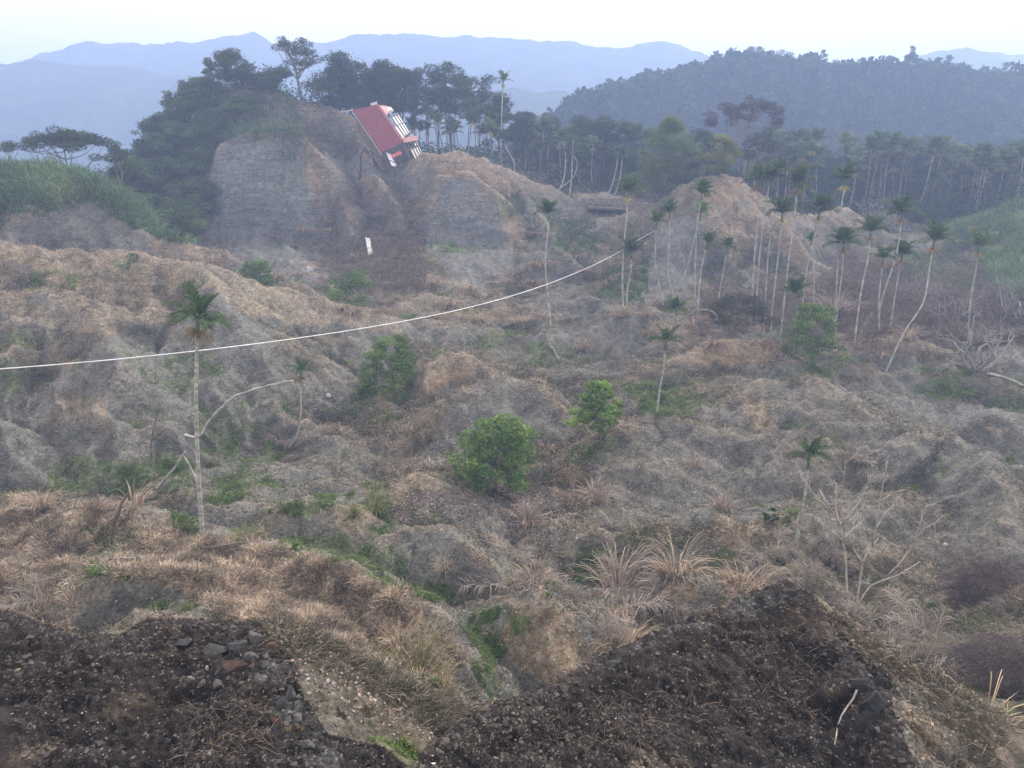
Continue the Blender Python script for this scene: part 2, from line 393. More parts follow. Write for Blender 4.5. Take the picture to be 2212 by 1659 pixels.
ORANGE = [
    ([(640, 310), (700, 330), (720, 420), (690, 470), (650, 380)], 100, 150, .9),
    ([(740, 245), (800, 260), (840, 340), (780, 340)], 100, 160, .8),
    ([(940, 330), (1060, 335), (1120, 440), (1140, 560), (1100, 560), (1080, 440), (1010, 375), (940, 400)], 100, 150, .85),
    ([(750, 370), (860, 380), (840, 430), (760, 400)], 100, 150, .6),
    ([(1490, 372), (1620, 372), (1650, 440), (1640, 530), (1600, 560), (1540, 470), (1490, 420)], 100, 150, .8),
    ([(1640, 430), (1700, 480), (1800, 640), (1740, 600), (1650, 520)], 90, 150, .5),
    ([(1780, 440), (1850, 445), (1880, 500), (1780, 500)], 100, 150, .6),
    ([(1120, 1305), (1240, 1320), (1280, 1420), (1240, 1500), (1110, 1450), (1080, 1380)], 20, 32, .75),
    ([(1390, 1290), (1500, 1245), (1520, 1300), (1340, 1420), (1260, 1400)], 22, 36, .7),
    ([(1540, 1140), (1620, 1140), (1610, 1210), (1570, 1220)], 30, 42, .8),
    ([(940, 760), (1010, 765), (1020, 810), (900, 880), (930, 800)], 50, 75, .75),
    ([(1460, 750), (1560, 735), (1680, 750), (1660, 790), (1480, 790)], 55, 80, .8),
    ([(1600, 860), (1640, 860), (1670, 930), (1620, 930)], 40, 75, .6),
    ([(1200, 1000), (1250, 1010), (1240, 1070), (1190, 1060)], 35, 55, .6),
    ([(830, 1020), (900, 1030), (890, 1070), (830, 1070)], 35, 55, .6),
    ([(100, 850), (240, 850), (240, 920), (100, 920)], 35, 90, .4),
    ([(560, 600), (660, 610), (650, 640), (570, 630)], 70, 100, .6),
    ([(330, 510), (500, 555), (480, 580), (340, 560)], 70, 100, .6),
    ([(0, 525), (100, 535), (200, 610), (140, 620)], 60, 90, .5),
    ([(1960, 1520), (2030, 1560), (2060, 1640), (1980, 1640)], 10, 17, .7),
    ([(2080, 1200), (2160, 1210), (2160, 1250), (2100, 1250)], 20, 40, .6),
    ([(1400, 640), (1330, 500), (1290, 520), (1290, 600)], 90, 150, .35),
]
TAN = [
    ([(-100, 1070), (100, 1080), (300, 1100), (430, 1160), (560, 1170), (640, 1195), (860, 1285), (1010, 1400), (960, 1480), (860, 1480), (700, 1400), (560, 1370), (480, 1330), (430, 1290), (300, 1240), (180, 1250), (150, 1380), (-100, 1330)], 16, 46, 1.0),
    ([(380, 600), (450, 575), (640, 640), (860, 690), (870, 720), (640, 700), (540, 680), (450, 620), (300, 720), (300, 660)], 55, 95, .75),
    ([(0, 600), (200, 560), (330, 580), (330, 700), (200, 720), (0, 700)], 55, 95, .5),
    ([(1560, 1240), (1650, 1250), (1640, 1300), (1570, 1290)], 20, 40, .9),
    ([(600, 1440), (760, 1460), (900, 1590), (800, 1580), (700, 1480)], 15, 24, .5),
    ([(620, 560), (900, 560), (1100, 640), (1200, 680), (1000, 720), (880, 690), (760, 660)], 85, 130, .5),
    ([(1400, 680), (1520, 690), (1500, 740), (1400, 740)], 60, 95, .6),
]
GREEN = [
    ([(180, 1160), (300, 1140), (390, 1170), (380, 1210), (300, 1200), (270, 1260), (190, 1260)], 22, 42, .9),
    ([(380, 1120), (440, 1120), (440, 1160), (380, 1160)], 22, 42, .8),
    ([(100, 1010), (300, 990), (420, 1000), (420, 1070), (100, 1075)], 35, 60, .8),
    ([(430, 880), (500, 830), (640, 880), (560, 940), (470, 1010), (430, 1000)], 40, 75, .6),
    ([(640, 1080), (760, 1070), (700, 1110), (560, 1110)], 30, 50, .9),
    ([(600, 1150), (760, 1160), (860, 1280), (760, 1240), (640, 1200)], 25, 42, .8),
    ([(1000, 1350), (1040, 1325), (1150, 1308), (1162, 1335), (1100, 1400), (1060, 1450), (1110, 1530), (1070, 1540), (1020, 1420)], 18, 34, 1.0),
    ([(1350, 830), (1440, 815), (1560, 870), (1500, 910), (1380, 890)], 45, 75, .9),
    ([(1000, 710), (1160, 720), (1200, 760), (1020, 750)], 60, 95, .7),
    ([(1950, 810), (2090, 800), (2100, 860), (1990, 870)], 45, 85, .9),
    ([(930, 760), (970, 755), (960, 800), (920, 800)], 50, 80, .8),
    ([(1220, 960), (1320, 940), (1310, 1000), (1220, 1000)], 38, 60, .9),
    ([(760, 840), (880, 840), (900, 880), (780, 880)], 45, 75, .9),
    ([(760, 860), (980, 880), (900, 930), (700, 900)], 42, 70, .4),
    ([(780, 1040), (860, 1060), (820, 1110), (760, 1100)], 30, 50, .7),
    ([(480, 1010), (620, 1030), (600, 1080), (440, 1090)], 30, 55, .6),
    ([(840, 1220), (960, 1260), (1000, 1310), (900, 1300)], 24, 36, .7),
    ([(1180, 480), (1260, 480), (1290, 540), (1180, 540)], 90, 150, .8),
    ([(1330, 590), (1400, 560), (1390, 640), (1290, 650)], 85, 130, .7),
    ([(1080, 420), (1130, 430), (1130, 480), (1090, 480)], 100, 150, .8),
    ([(600, 360), (660, 360), (660, 410), (610, 420)], 100, 150, .5),
    ([(700, 270), (740, 280), (740, 330), (690, 330)], 100, 160, .5),
    ([(60, 600), (180, 595), (170, 630), (60, 640)], 55, 95, .8),
    ([(240, 560), (310, 560), (300, 585), (250, 585)], 55, 95, .8),
    ([(0, 720), (90, 740), (60, 860), (0, 850)], 50, 85, .6),
    ([(1840, 1430), (1960, 1480), (2060, 1560), (2000, 1560)], 14, 30, .7),
    ([(1960, 1300), (2040, 1310), (2020, 1350), (1960, 1340)], 22, 40, .8),
    ([(1560, 1180), (1600, 1170), (1560, 1240), (1500, 1230)], 28, 42, .7),
    ([(1240, 1180), (1340, 1180), (1320, 1260), (1230, 1260)], 28, 42, .6),
    ([(1640, 1100), (1720, 1100), (1700, 1140), (1640, 1140)], 30, 50, .6),
    ([(1680, 780), (1830, 800), (1800, 830), (1700, 820)], 50, 75, .7),
    ([(860, 1460), (960, 1470), (1000, 1590), (940, 1570)], 16, 26, .5),
    ([(800, 1600), (940, 1620), (930, 1659), (800, 1659)], 8, 22, .5),
]
def mask_of(x, y, z, polys, wob=14, s=0):
    u, v = project(x, y, z)
    D = y
    sc = np.maximum(D, 5) * 8 / 1703
    w1 = fbm(x / sc, y / sc, 9.0, 6, 70 + s, .72) * wob * 2.6
    w2 = fbm(x / sc, y / sc, 9.0, 6, 80 + s, .72) * wob * 2.0
    out = np.zeros(x.shape)
    for poly, d0, d1, k in polys:
        m = inside(u + w1, v + w2, poly) & (D > d0) & (D < d1)
        out = np.maximum(out, m * k)
    return out

def dark_mask(x, y, z):
    """the two dark mounds at the photographer's feet"""
    R_ = np.hypot(x, y)
    m = mask_of(x, y, z, [([(-900, 1200), (0, 1308), (153, 1370), (227, 1368), (320, 1335), (560, 1340), (625, 1418), (655, 1500), (710, 1585), (826, 1610), (900, 1665), (900, 2600), (-900, 2600)], 2, 13.5, 1.0),
                          ([(900, 2600), (905, 1640), (945, 1580), (1085, 1508), (1205, 1460), (1290, 1403), (1468, 1330), (1628, 1264), (1700, 1240), (1752, 1275), (1815, 1358), (1865, 1424), (1925, 1455), (1930, 1540), (1995, 1690), (2100, 2600)], 2, 15.5, 1.0)], 3, 40)
    return np.maximum(m, (R_ < 7.5) * 1.0)

def cover(x, y0, z, steep, crest):
    """fractions of grey shale, orange soil, dry grass, green and dark soil"""
    g = mask_of(x, y0, z, GREY, 14, 0)
    o = mask_of(x, y0, z, ORANGE, 14, 3)
    t = mask_of(x, y0, z, TAN, 14, 6)
    n = mask_of(x, y0, z, GREEN, 16, 9)
    R = np.hypot(x, y0)
    x, y = x + z * .6, y0 + z * 1.3        # so that patterns do not stretch down steep faces
    f = fbm(x, y, 7, 5, 90)
    f2 = fbm(x, y, 2.2, 4, 95)
    mid = sstep(15, 20, R) * (1 - sstep(190, 230, R))
    pg = g
    g = np.maximum(g, mid * .8 * sstep(-.1, .35, f + .5 * (steep - .55)))
    o = np.maximum(o, mid * .28 * (1 - pg) * sstep(.25, .7, fbm(x, y, 11, 4, 97) + crest * .8))
    t = np.maximum(t, mid * .28 * (1 - pg) * sstep(.1, .6, -f + crest * .6))
    n = np.maximum(n, mid * .8 * sstep(.32, .55, fbm(x, y, 9, 5, 99) - crest * .4) * (1 - sstep(.7, 1.1, steep)))
    o = o * sstep(-.45, .35, f2 + .3); t = t * sstep(-.6, .3, f2 + .2)
    n = n * sstep(-.35, .25, fbm(x, y, 1.6, 4, 96) + .05)
    return g, o, t, n

# ------------------------------------------------------------------ materials
def new_mat(name):
    m = bpy.data.materials.new(name); m.use_nodes = True
    nt = m.node_tree
    return m, nt, nt.nodes['Principled BSDF'], nt.nodes, nt.links

def mat_ground():
    m, nt, b, n, l = new_mat('eroded_ground')
    at = n.new('ShaderNodeAttribute'); at.attribute_name = 'tint'
    geo = n.new('ShaderNodeNewGeometry')
    def noise(scale, det, dist=0, rough=.6, vec=None):
        k = n.new('ShaderNodeTexNoise'); k.inputs['Scale'].default_value = scale; k.inputs['Detail'].default_value = det
        k.inputs['Roughness'].default_value = rough; k.inputs['Distortion'].default_value = dist
        l.new(vec if vec else geo.outputs['Position'], k.inputs['Vector']); return k.outputs['Fac']
    def mr(x, a, b_, c, d):
        k = n.new('ShaderNodeMapRange'); l.new(x, k.inputs[0])
        for i, q in enumerate((a, b_, c, d)): k.inputs[i + 1].default_value = q
        return k.outputs[0]
    def mul(a, b_):
        k = n.new('ShaderNodeMath'); k.operation = 'MULTIPLY'; l.new(a, k.inputs[0])
        if isinstance(b_, float): k.inputs[1].default_value = b_
        else: l.new(b_, k.inputs[1])
        return k.outputs[0]
    def add(a, b_):
        k = n.new('ShaderNodeMath'); k.operation = 'ADD'; l.new(a, k.inputs[0]); l.new(b_, k.inputs[1]); return k.outputs[0]
    fine = noise(5.5, 5, .4, .7)
    mid = noise(1.3, 5, .6, .65)
    vfine = noise(28, 3, 0, .7)
    # bedding: thin level bands seen on bare faces
    mpn = n.new('ShaderNodeMapping'); mpn.inputs['Scale'].default_value = (.28, .28, 1.7); mpn.inputs['Rotation'].default_value = (.05, .12, 0)
    l.new(geo.outputs['Position'], mpn.inputs[0])
    bed = noise(1.0, 6, 1.1, .75, mpn.outputs[0])
    sp = n.new('ShaderNodeSeparateColor'); l.new(at.outputs['Color'], sp.inputs[0])
    cv = mul(mr(fine, .3, .7, .45, 1.55), mr(mid, .3, .7, .65, 1.35))
    cv = mul(cv, mr(vfine, .3, .7, .6, 1.4))
    # bedding acts only where the surface is steep
    sn = n.new('ShaderNodeSeparateXYZ'); l.new(geo.outputs['Normal'], sn.inputs[0])
    stp = mr(sn.outputs[2], .45, .8, 1.0, 0.0)
    bm = n.new('ShaderNodeMix'); bm.data_type = 'FLOAT'; l.new(stp, bm.inputs[0]); bm.inputs[2].default_value = 1.0
    l.new(mr(bed, .38, .55, .62, 1.06), bm.inputs[3])
    cv = mul(cv, bm.outputs[0])
    vm = n.new('ShaderNodeVectorMath'); vm.operation = 'SCALE'
    l.new(at.outputs['Color'], vm.inputs[0]); l.new(cv, vm.inputs['Scale'])
    l.new(vm.outputs[0], b.inputs['Base Color'])
    b.inputs['Roughness'].default_value = .95
    b.inputs['Specular IOR Level'].default_value = .15
    hsum = add(mul(fine, .10), add(mul(mid, .25), mul(vfine, .03)))
    hb = mul(bed, stp); hsum = add(hsum, mul(hb, .5))
    bu = n.new('ShaderNodeBump'); bu.inputs['Strength'].default_value = .9; bu.inputs['Distance'].default_value = 1.0
    l.new(hsum, bu.inputs['Height']); l.new(bu.outputs[0], b.inputs['Normal'])
    return m

def mat_tint(name, rough=.85, spec=.2, trans=0.0, var=.25, scale=3.0, bump=0.0):
    """colour from the mesh's own tint attribute with a little noise; trans: light passing through leaves"""
    m, nt, b, n, l = new_mat(name)
    at = n.new('ShaderNodeAttribute'); at.attribute_name = 'tint'
    geo = n.new('ShaderNodeNewGeometry')
    k = n.new('ShaderNodeTexNoise'); k.inputs['Scale'].default_value = scale; k.inputs['Detail'].default_value = 4
    l.new(geo.outputs['Position'], k.inputs['Vector'])
    r = n.new('ShaderNodeMapRange'); l.new(k.outputs['Fac'], r.inputs[0])
    for i, q in enumerate((.3, .7, 1 - var, 1 + var)): r.inputs[i + 1].default_value = q
    vm = n.new('ShaderNodeVectorMath'); vm.operation = 'SCALE'
    l.new(at.outputs['Color'], vm.inputs[0]); l.new(r.outputs[0], vm.inputs['Scale'])
    l.new(vm.outputs[0], b.inputs['Base Color'])
    b.inputs['Roughness'].default_value = rough; b.inputs['Specular IOR Level'].default_value = spec
    if bump:
        bu = n.new('ShaderNodeBump'); bu.inputs['Strength'].default_value = bump; bu.inputs['Distance'].default_value = .05
        l.new(k.outputs['Fac'], bu.inputs['Height']); l.new(bu.outputs[0], b.inputs['Normal'])
    if trans:
        tr = n.new('ShaderNodeBsdfTranslucent'); l.new(vm.outputs[0], tr.inputs[0])
        ms = n.new('ShaderNodeMixShader'); ms.inputs[0].default_value = trans
        l.new(b.outputs[0], ms.inputs[1]); l.new(tr.outputs[0], ms.inputs[2])
        l.new(ms.outputs[0], n['Material Output'].inputs['Surface'])
    return m

M_GROUND = mat_ground()
M_LEAF = mat_tint('leaf', .75, .08, .3, .2, 2.0)
M_GRASS = mat_tint('grass_blade', .8, .15, .3, .2, 1.5)
M_BARK = mat_tint('bark', .9, .15, 0, .3, 8.0, .5)
M_STONE = mat_tint('stone', .9, .2, 0, .3, 9.0, .6)

# ------------------------------------------------------------------ ground and hills
def relief(X, Y, Z):
    dr = np.hypot(*np.gradient(X, axis=0), ) if False else None
    zx0, zx1 = np.gradient(Z)
    R = np.hypot(X, Y)
    dr = np.gradient(R, axis=0); da = R * np.radians(np.gradient(AZ))[None]
    st = np.hypot(zx0 / dr, zx1 / da)
    def blur(a, k):
        for ax in (0, 1):
            c = np.cumsum(np.insert(a, 0, 0, axis=ax), axis=ax)
            n_ = a.shape[ax]
            i0 = np.clip(np.arange(n_) - k, 0, n_); i1 = np.clip(np.arange(n_) + k + 1, 0, n_)
            s_ = np.take(c, i1, ax) - np.take(c, i0, ax)
            a = s_ / np.expand_dims(i1 - i0, 1 - ax)
        return a
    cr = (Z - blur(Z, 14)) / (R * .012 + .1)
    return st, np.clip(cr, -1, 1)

def ground_colour(x, y, z, st, cr):
    R = np.hypot(x, y)
    g, o, t, n = cover(x, y, z, st, cr)
    C = np.array
    x0, y0 = x, y
    x, y = x + z * .6, y + z * 1.3
    brown = C((.102, .088, .062)); grey = C((.142, .144, .128)); orange = C((.25, .178, .105)); tan = C((.29, .235, .165)); green = C((.10, .14, .05)); dark = C((.024, .021, .019))
    col = np.broadcast_to(brown, x.shape + (3,)).copy()
    def mixc(c, m): col[:] = col * (1 - m[..., None]) + c * m[..., None]
    mixc(C((.062, .056, .044)), .75 * sstep(-.1, .5, fbm(x, y, 4, 5, 101)))
    mixc(grey, g); mixc(C((.182, .186, .178)), .75 * mask_of(x0, y0, z, GREY[:3], 18, 0) * sstep(.55, 1.15, st) * sstep(-.7, .1, fbm(x, y, 4, 4, 130)))
    mixc(C((.115, .108, .092)), .6 * sstep(85, 100, R) * (1 - sstep(140, 150, R)) * g * (1 - sstep(.5, 1.0, st))); mixc(orange, o * .75); mixc(tan, t * .85); mixc(green, n * .75)
    mixc(C((.042, .039, .032)), .85 * sstep(.0, .55, -cr) * (1 - .75 * g)); mixc(C((.27, .225, .18)), .5 * sstep(.1, .8, cr) * (1 - g))  # hollows darkened as painted shade; crests mixed towards dry-grass tan
    dk = np.broadcast_to(dark, x.shape + (3,)).copy()
    q = sstep(.1, .7, fbm(x, y, 1.1, 5, 103))[..., None]
    dk = dk * (1 - q) + C((.062, .050, .038)) * q
    q = sstep(.2, .7, fbm(x + 9, y, 1.7, 5, 104))[..., None]
    dk = dk * (1 - q) + C((.052, .055, .054)) * q
    gg = mask_of(x0, y0, z, [([(560, 1400), (600, 1425), (625, 1485), (700, 1580), (740, 1659), (670, 1659), (610, 1560), (575, 1480)], 6, 13, 1.0),
                             ([(1290, 1425), (1500, 1345), (1700, 1266), (1740, 1300), (1600, 1330), (1330, 1440)], 6, 15, .5)], 10, 12)[..., None]
    gg = gg * sstep(-.35, .35, fbm(x, y, .5, 5, 105))[..., None]
    dk = dk * (1 - gg * .7) + C((.075, .079, .077)) * gg * .7
    dk = dk * (.45 + 1.0 * sstep(-.4, .5, cr))[..., None]  # crevice shade put into the soil colour: hollows darker, high spots lighter
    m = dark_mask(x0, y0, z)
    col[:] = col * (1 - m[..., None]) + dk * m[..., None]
    # leafy slope behind the ridges and on the far hill
    fr = sstep(150, 165, R)
    mixc(C((.07, .085, .04)), fr * .8)
    return col

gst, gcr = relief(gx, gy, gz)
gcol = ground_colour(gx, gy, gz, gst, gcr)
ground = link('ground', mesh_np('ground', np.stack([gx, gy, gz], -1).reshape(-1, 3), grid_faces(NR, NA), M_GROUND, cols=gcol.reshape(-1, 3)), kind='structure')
HR, HA = 520, 760
hx, hy = polar(HR, HA, 268, 1550, -60, 60)
hz = terrain_z(hx, hy).reshape(hx.shape)
hz = hz + sstep(500, 600, np.hypot(hx, hy)) * (ridged(hx, hy, 18, 4, 120) - .4) * 4      # tree-clad crests
hcol = np.broadcast_to(np.array((.06, .075, .04)), hx.shape + (3,)) * (.6 + .3 * fbm(hx, hy, 40, 4, 121))[..., None]
hills = link('hills', mesh_np('hills', np.stack([hx, hy, hz], -1).reshape(-1, 3), grid_faces(HR, HA), M_GROUND, cols=hcol.reshape(-1, 3)), kind='structure')

# ------------------------------------------------------------------ haze
def haze_box():
    zt = float(hz.max()) + 8; zb = float(min(gz.min(), hz.min())) - 1
    v = []
    for z in (zb, zt):
        for x, y in ((-1500, -30), (1500, -30), (1500, 1620), (-1500, 1620)): v.append((x, y, z))
    f = [(0, 3, 2, 1), (4, 5, 6, 7), (0, 1, 5, 4), (1, 2, 6, 5), (2, 3, 7, 6), (3, 0, 4, 7)]
    m = bpy.data.materials.new('haze'); m.use_nodes = True
    n, l = m.node_tree.nodes, m.node_tree.links
    n.clear()
    o = n.new('ShaderNodeOutputMaterial'); p = n.new('ShaderNodeVolumePrincipled')
    p.inputs['Color'].default_value = (.48, .645, 1.0, 1)
    p.inputs['Density'].default_value = HAZE
    p.inputs['Anisotropy'].default_value = .25
    l.new(p.outputs[0], o.inputs['Volume'])
    link('haze', mesh_np('haze', v, f, m, smooth=False), kind='stuff')
HAZE = 0.00122
haze_box()
#SPLIT_OBJECTS

# ------------------------------------------------------------------ shape builders (all vectorised)
class MB:
    """collects triangles with a tint per vertex"""
    def __init__(self): self.v, self.f, self.c, self.n = [], [], [], 0
    def add(self, v, f, c):
        v = np.asarray(v, float).reshape(-1, 3); f = np.asarray(f, np.int64).reshape(-1, 3)
        c = np.asarray(c, float)
        if c.ndim == 1: c = np.broadcast_to(c, v.shape)
        self.v.append(v); self.f.append(f + self.n); self.c.append(c); self.n += len(v)
    def mesh(self, name, mat, smooth=False):
        return mesh_np(name, np.concatenate(self.v), np.concatenate(self.f), mat, smooth, np.concatenate(self.c))

def q2t(q):
    q = np.asarray(q).reshape(-1, 4)
    return np.concatenate([q[:, [0, 1, 2]], q[:, [0, 2, 3]]])

def tube(mb, pts, rad, col, n=7, wob=0.0, rng=None, rings=None):
    """tapered tube along pts; rings: (colour, every) paints leaf-scar rings"""
    P = np.asarray(pts, float); m = len(P)
    rad = np.broadcast_to(np.asarray(rad, float), (m,)) if np.ndim(rad) else np.full(m, float(rad))
    T = np.gradient(P, axis=0); T /= np.linalg.norm(T, axis=1)[:, None] + 1e-9
    ref = np.array([0, 0, 1.0]) if abs(T[:, 2]).mean() < .8 else np.array([0, 1.0, 0])
    A = np.cross(T, ref); A /= np.linalg.norm(A, axis=1)[:, None] + 1e-9
    B = np.cross(T, A)
    a = np.linspace(0, 2 * math.pi, n, endpoint=False)
    rr = rad[:, None] * np.ones((m, n))
    if wob and rng is not None: rr = rr * (1 + wob * rng.uniform(-1, 1, (m, n)))
    V = P[:, None] + rr[..., None] * (A[:, None] * np.cos(a)[None, :, None] + B[:, None] * np.sin(a)[None, :, None])
    C = np.broadcast_to(np.asarray(col, float), (m, n, 3)).copy()
    if rings is not None:
        C[::rings[1]] = rings[0]
    if rng is not None: C = C * (1 + .25 * rng.uniform(-1, 1, (m, 1, 1)))
    V = np.concatenate([V.reshape(-1, 3), P[[0, -1]]]); C = np.concatenate([C.reshape(-1, 3), C[0, :1], C[-1, :1]])
    i = np.arange(m * n).reshape(m, n); j = np.roll(i, -1, 1)
    F_ = q2t(np.stack([i[:-1], j[:-1], j[1:], i[1:]], -1))
    c0, c1 = m * n, m * n + 1
    F_ = np.concatenate([F_, np.stack([j[0], i[0], np.full(n, c0)], -1), np.stack([i[-1], j[-1], np.full(n, c1)], -1)])
    mb.add(V, F_, C)

def spline(pts, n):
    P = np.asarray(pts, float)
    d = np.concatenate([[0], np.cumsum(np.linalg.norm(np.diff(P, axis=0), axis=1))])
    t = np.linspace(0, d[-1], n)
    if len(P) < 3: return np.stack([np.interp(t, d, P[:, k]) for k in range(3)], 1)
    M = np.gradient(P, d, axis=0)
    i = np.clip(np.searchsorted(d, t, side='right') - 1, 0, len(P) - 2)
    h = (d[i + 1] - d[i])[:, None]; s = ((t - d[i]) / h[:, 0])[:, None]
    return ((2 * s**3 - 3 * s**2 + 1) * P[i] + (s**3 - 2 * s**2 + s) * h * M[i] + (-2 * s**3 + 3 * s**2) * P[i + 1] + (s**3 - s**2) * h * M[i + 1])

def unit(a): return a / (np.linalg.norm(a, axis=-1, keepdims=True) + 1e-9)

def leaves(mb, rng, C, size, tint, up=.5, aspect=.5, out=None):
    """one four-cornered leaf (two triangles, slightly folded) at every point"""
    n = len(C)
    size = np.broadcast_to(size, (n,))
    N = rng.normal(size=(n, 3)); N[:, 2] = abs(N[:, 2]) + up
    if out is not None: N = N + out
    N = unit(N)
    A = unit(np.cross(N, rng.normal(size=(n, 3))))
    B = np.cross(N, A)
    s = size[:, None]
    V = np.stack([C - A * s * .5, C + B * s * aspect * .5 + N * s * .08, C + A * s * .5 - N * s * .12, C - B * s * aspect * .5 + N * s * .08], 1)
    i = np.arange(n)[:, None] * 4
    Fc = np.concatenate([i + np.array([0, 1, 2]), i + np.array([0, 2, 3])])
    t = np.broadcast_to(tint, (n, 3)) * (1 + .3 * rng.uniform(-1, 1, (n, 1)))
    mb.add(V.reshape(-1, 3), Fc, np.repeat(t, 4, 0))

def blades(mb, rng, base, L, w, tint, az=None, el=None, droop=.6, tip=None, face=True):
    """arching grass blades: three triangles each"""
    n = len(base)
    L = np.broadcast_to(L, (n,)); w = np.broadcast_to(w, (n,))
    az = rng.uniform(0, 2 * math.pi, n) if az is None else az
    el = rng.uniform(.9, 1.5, n) if el is None else el
    H = np.stack([np.cos(az), np.sin(az), np.zeros(n)], 1)
    d = H * np.cos(el)[:, None] + np.array([0, 0, 1.0]) * np.sin(el)[:, None]
    side = np.stack([-np.sin(az), np.cos(az), np.zeros(n)], 1)
    th = rng.uniform(0, math.pi, n)[:, None]
    side = side * np.cos(th) + np.cross(d, side) * np.sin(th)
    Lc = L[:, None]; wc = w[:, None] * .5
    dr = np.broadcast_to(droop, (n,))[:, None]
    mid = base + d * Lc * .55 - np.array([0, 0, 1.0]) * Lc * dr * .12
    end = base + d * Lc + H * Lc * dr * .15 - np.array([0, 0, 1.0]) * Lc * dr * .5
    V = np.stack([base - side * wc, base + side * wc, mid - side * wc * .8, mid + side * wc * .8, end], 1)
    i = np.arange(n)[:, None] * 5
    Fc = np.concatenate([i + np.array([0, 1, 3]), i + np.array([0, 3, 2]), i + np.array([2, 3, 4])])
    t = np.broadcast_to(tint, (n, 3)) * (1 + .25 * rng.uniform(-1, 1, (n, 1)))
    t5 = np.repeat(t, 5, 0).reshape(n, 5, 3)
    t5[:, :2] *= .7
    if tip is not None: t5[:, 4] = t5[:, 4] * .4 + np.asarray(tip) * .6
    mb.add(V.reshape(-1, 3), Fc, t5.reshape(-1, 3))

def rock_mesh(name, rng, sx, sy, sz, col, n=2, jag=.25):
    """faceted angular stone"""
    t = (1 + 5 ** .5) / 2
    V = unit(np.array([(-1, t, 0), (1, t, 0), (-1, -t, 0), (1, -t, 0), (0, -1, t), (0, 1, t), (0, -1, -t), (0, 1, -t), (t, 0, -1), (t, 0, 1), (-t, 0, -1), (-t, 0, 1)], float))
    Fc = np.array([(0, 11, 5), (0, 5, 1), (0, 1, 7), (0, 7, 10), (0, 10, 11), (1, 5, 9), (5, 11, 4), (11, 10, 2), (10, 7, 6), (7, 1, 8), (3, 9, 4), (3, 4, 2), (3, 2, 6), (3, 6, 8), (3, 8, 9), (4, 9, 5), (2, 4, 11), (6, 2, 10), (8, 6, 7), (9, 8, 1)])
    for _ in range(n):
        nf, cache, vs = [], {}, list(V)
        def midp(a, b):
            k = (min(a, b), max(a, b))
            if k not in cache: cache[k] = len(vs); vs.append(unit((vs[a] + vs[b])[None])[0])
            return cache[k]
        for a, b, c in Fc:
            ab, bc, ca = midp(a, b), midp(b, c), midp(c, a)
            nf += [(a, ab, ca), (b, bc, ab), (c, ca, bc), (ab, bc, ca)]
        V, Fc = np.array(vs), np.array(nf)
    # cut by random planes for flat broken faces
    for _ in range(15):
        d = unit(rng.normal(size=(1, 3)))[0]; h = rng.uniform(.4, .75)
        k = V @ d; V = V - np.where(k > h, k - h, 0)[:, None] * d
    ph = rng.uniform(0, 6, 6)
    nz_ = np.sin(V[:, 0] * 7 + ph[0]) * np.sin(V[:, 1] * 8 + ph[1]) + np.sin(V[:, 2] * 13 + ph[2] + V[:, 0] * 3) * .6 + rng.normal(size=len(V)) * .35
    V = V * (1 + jag * .09 * nz_[:, None]) * np.array([sx, sy, sz])
    mb = MB(); mb.add(V, Fc, np.array(col) * (1 + .2 * rng.uniform(-1, 1, (len(V), 1))))
    return mb.mesh(name, M_STONE, False)

def thing(name, label, cat, loc, group=None):
    o = bpy.data.objects.new(name, None); COL.objects.link(o)
    o.location = [float(k) for k in loc]; o.empty_display_size = .3
    o['label'] = label; o['category'] = cat
    if group: o['group'] = group
    return o

def solo(name, me, label, cat, loc=(0, 0, 0), group=None, rz=0, sc=1):
    o = link(name, me); o.location = [float(k) for k in loc]; o.rotation_euler[2] = rz
    o.scale = (sc, sc, sc) if not hasattr(sc, '__len__') else sc
    o['label'] = label; o['category'] = cat; o['kind'] = 'thing'
    if group: o['group'] = group
    return o

def gpt(u, v, D=None, dmin=6.0):
    """ground point under (u, v), or under the sight line at distance D"""
    if D is None: return hit(u, v, dmin)
    p = W(u, v, D); p[2] = float(ground_z(p[0], p[1])); return p

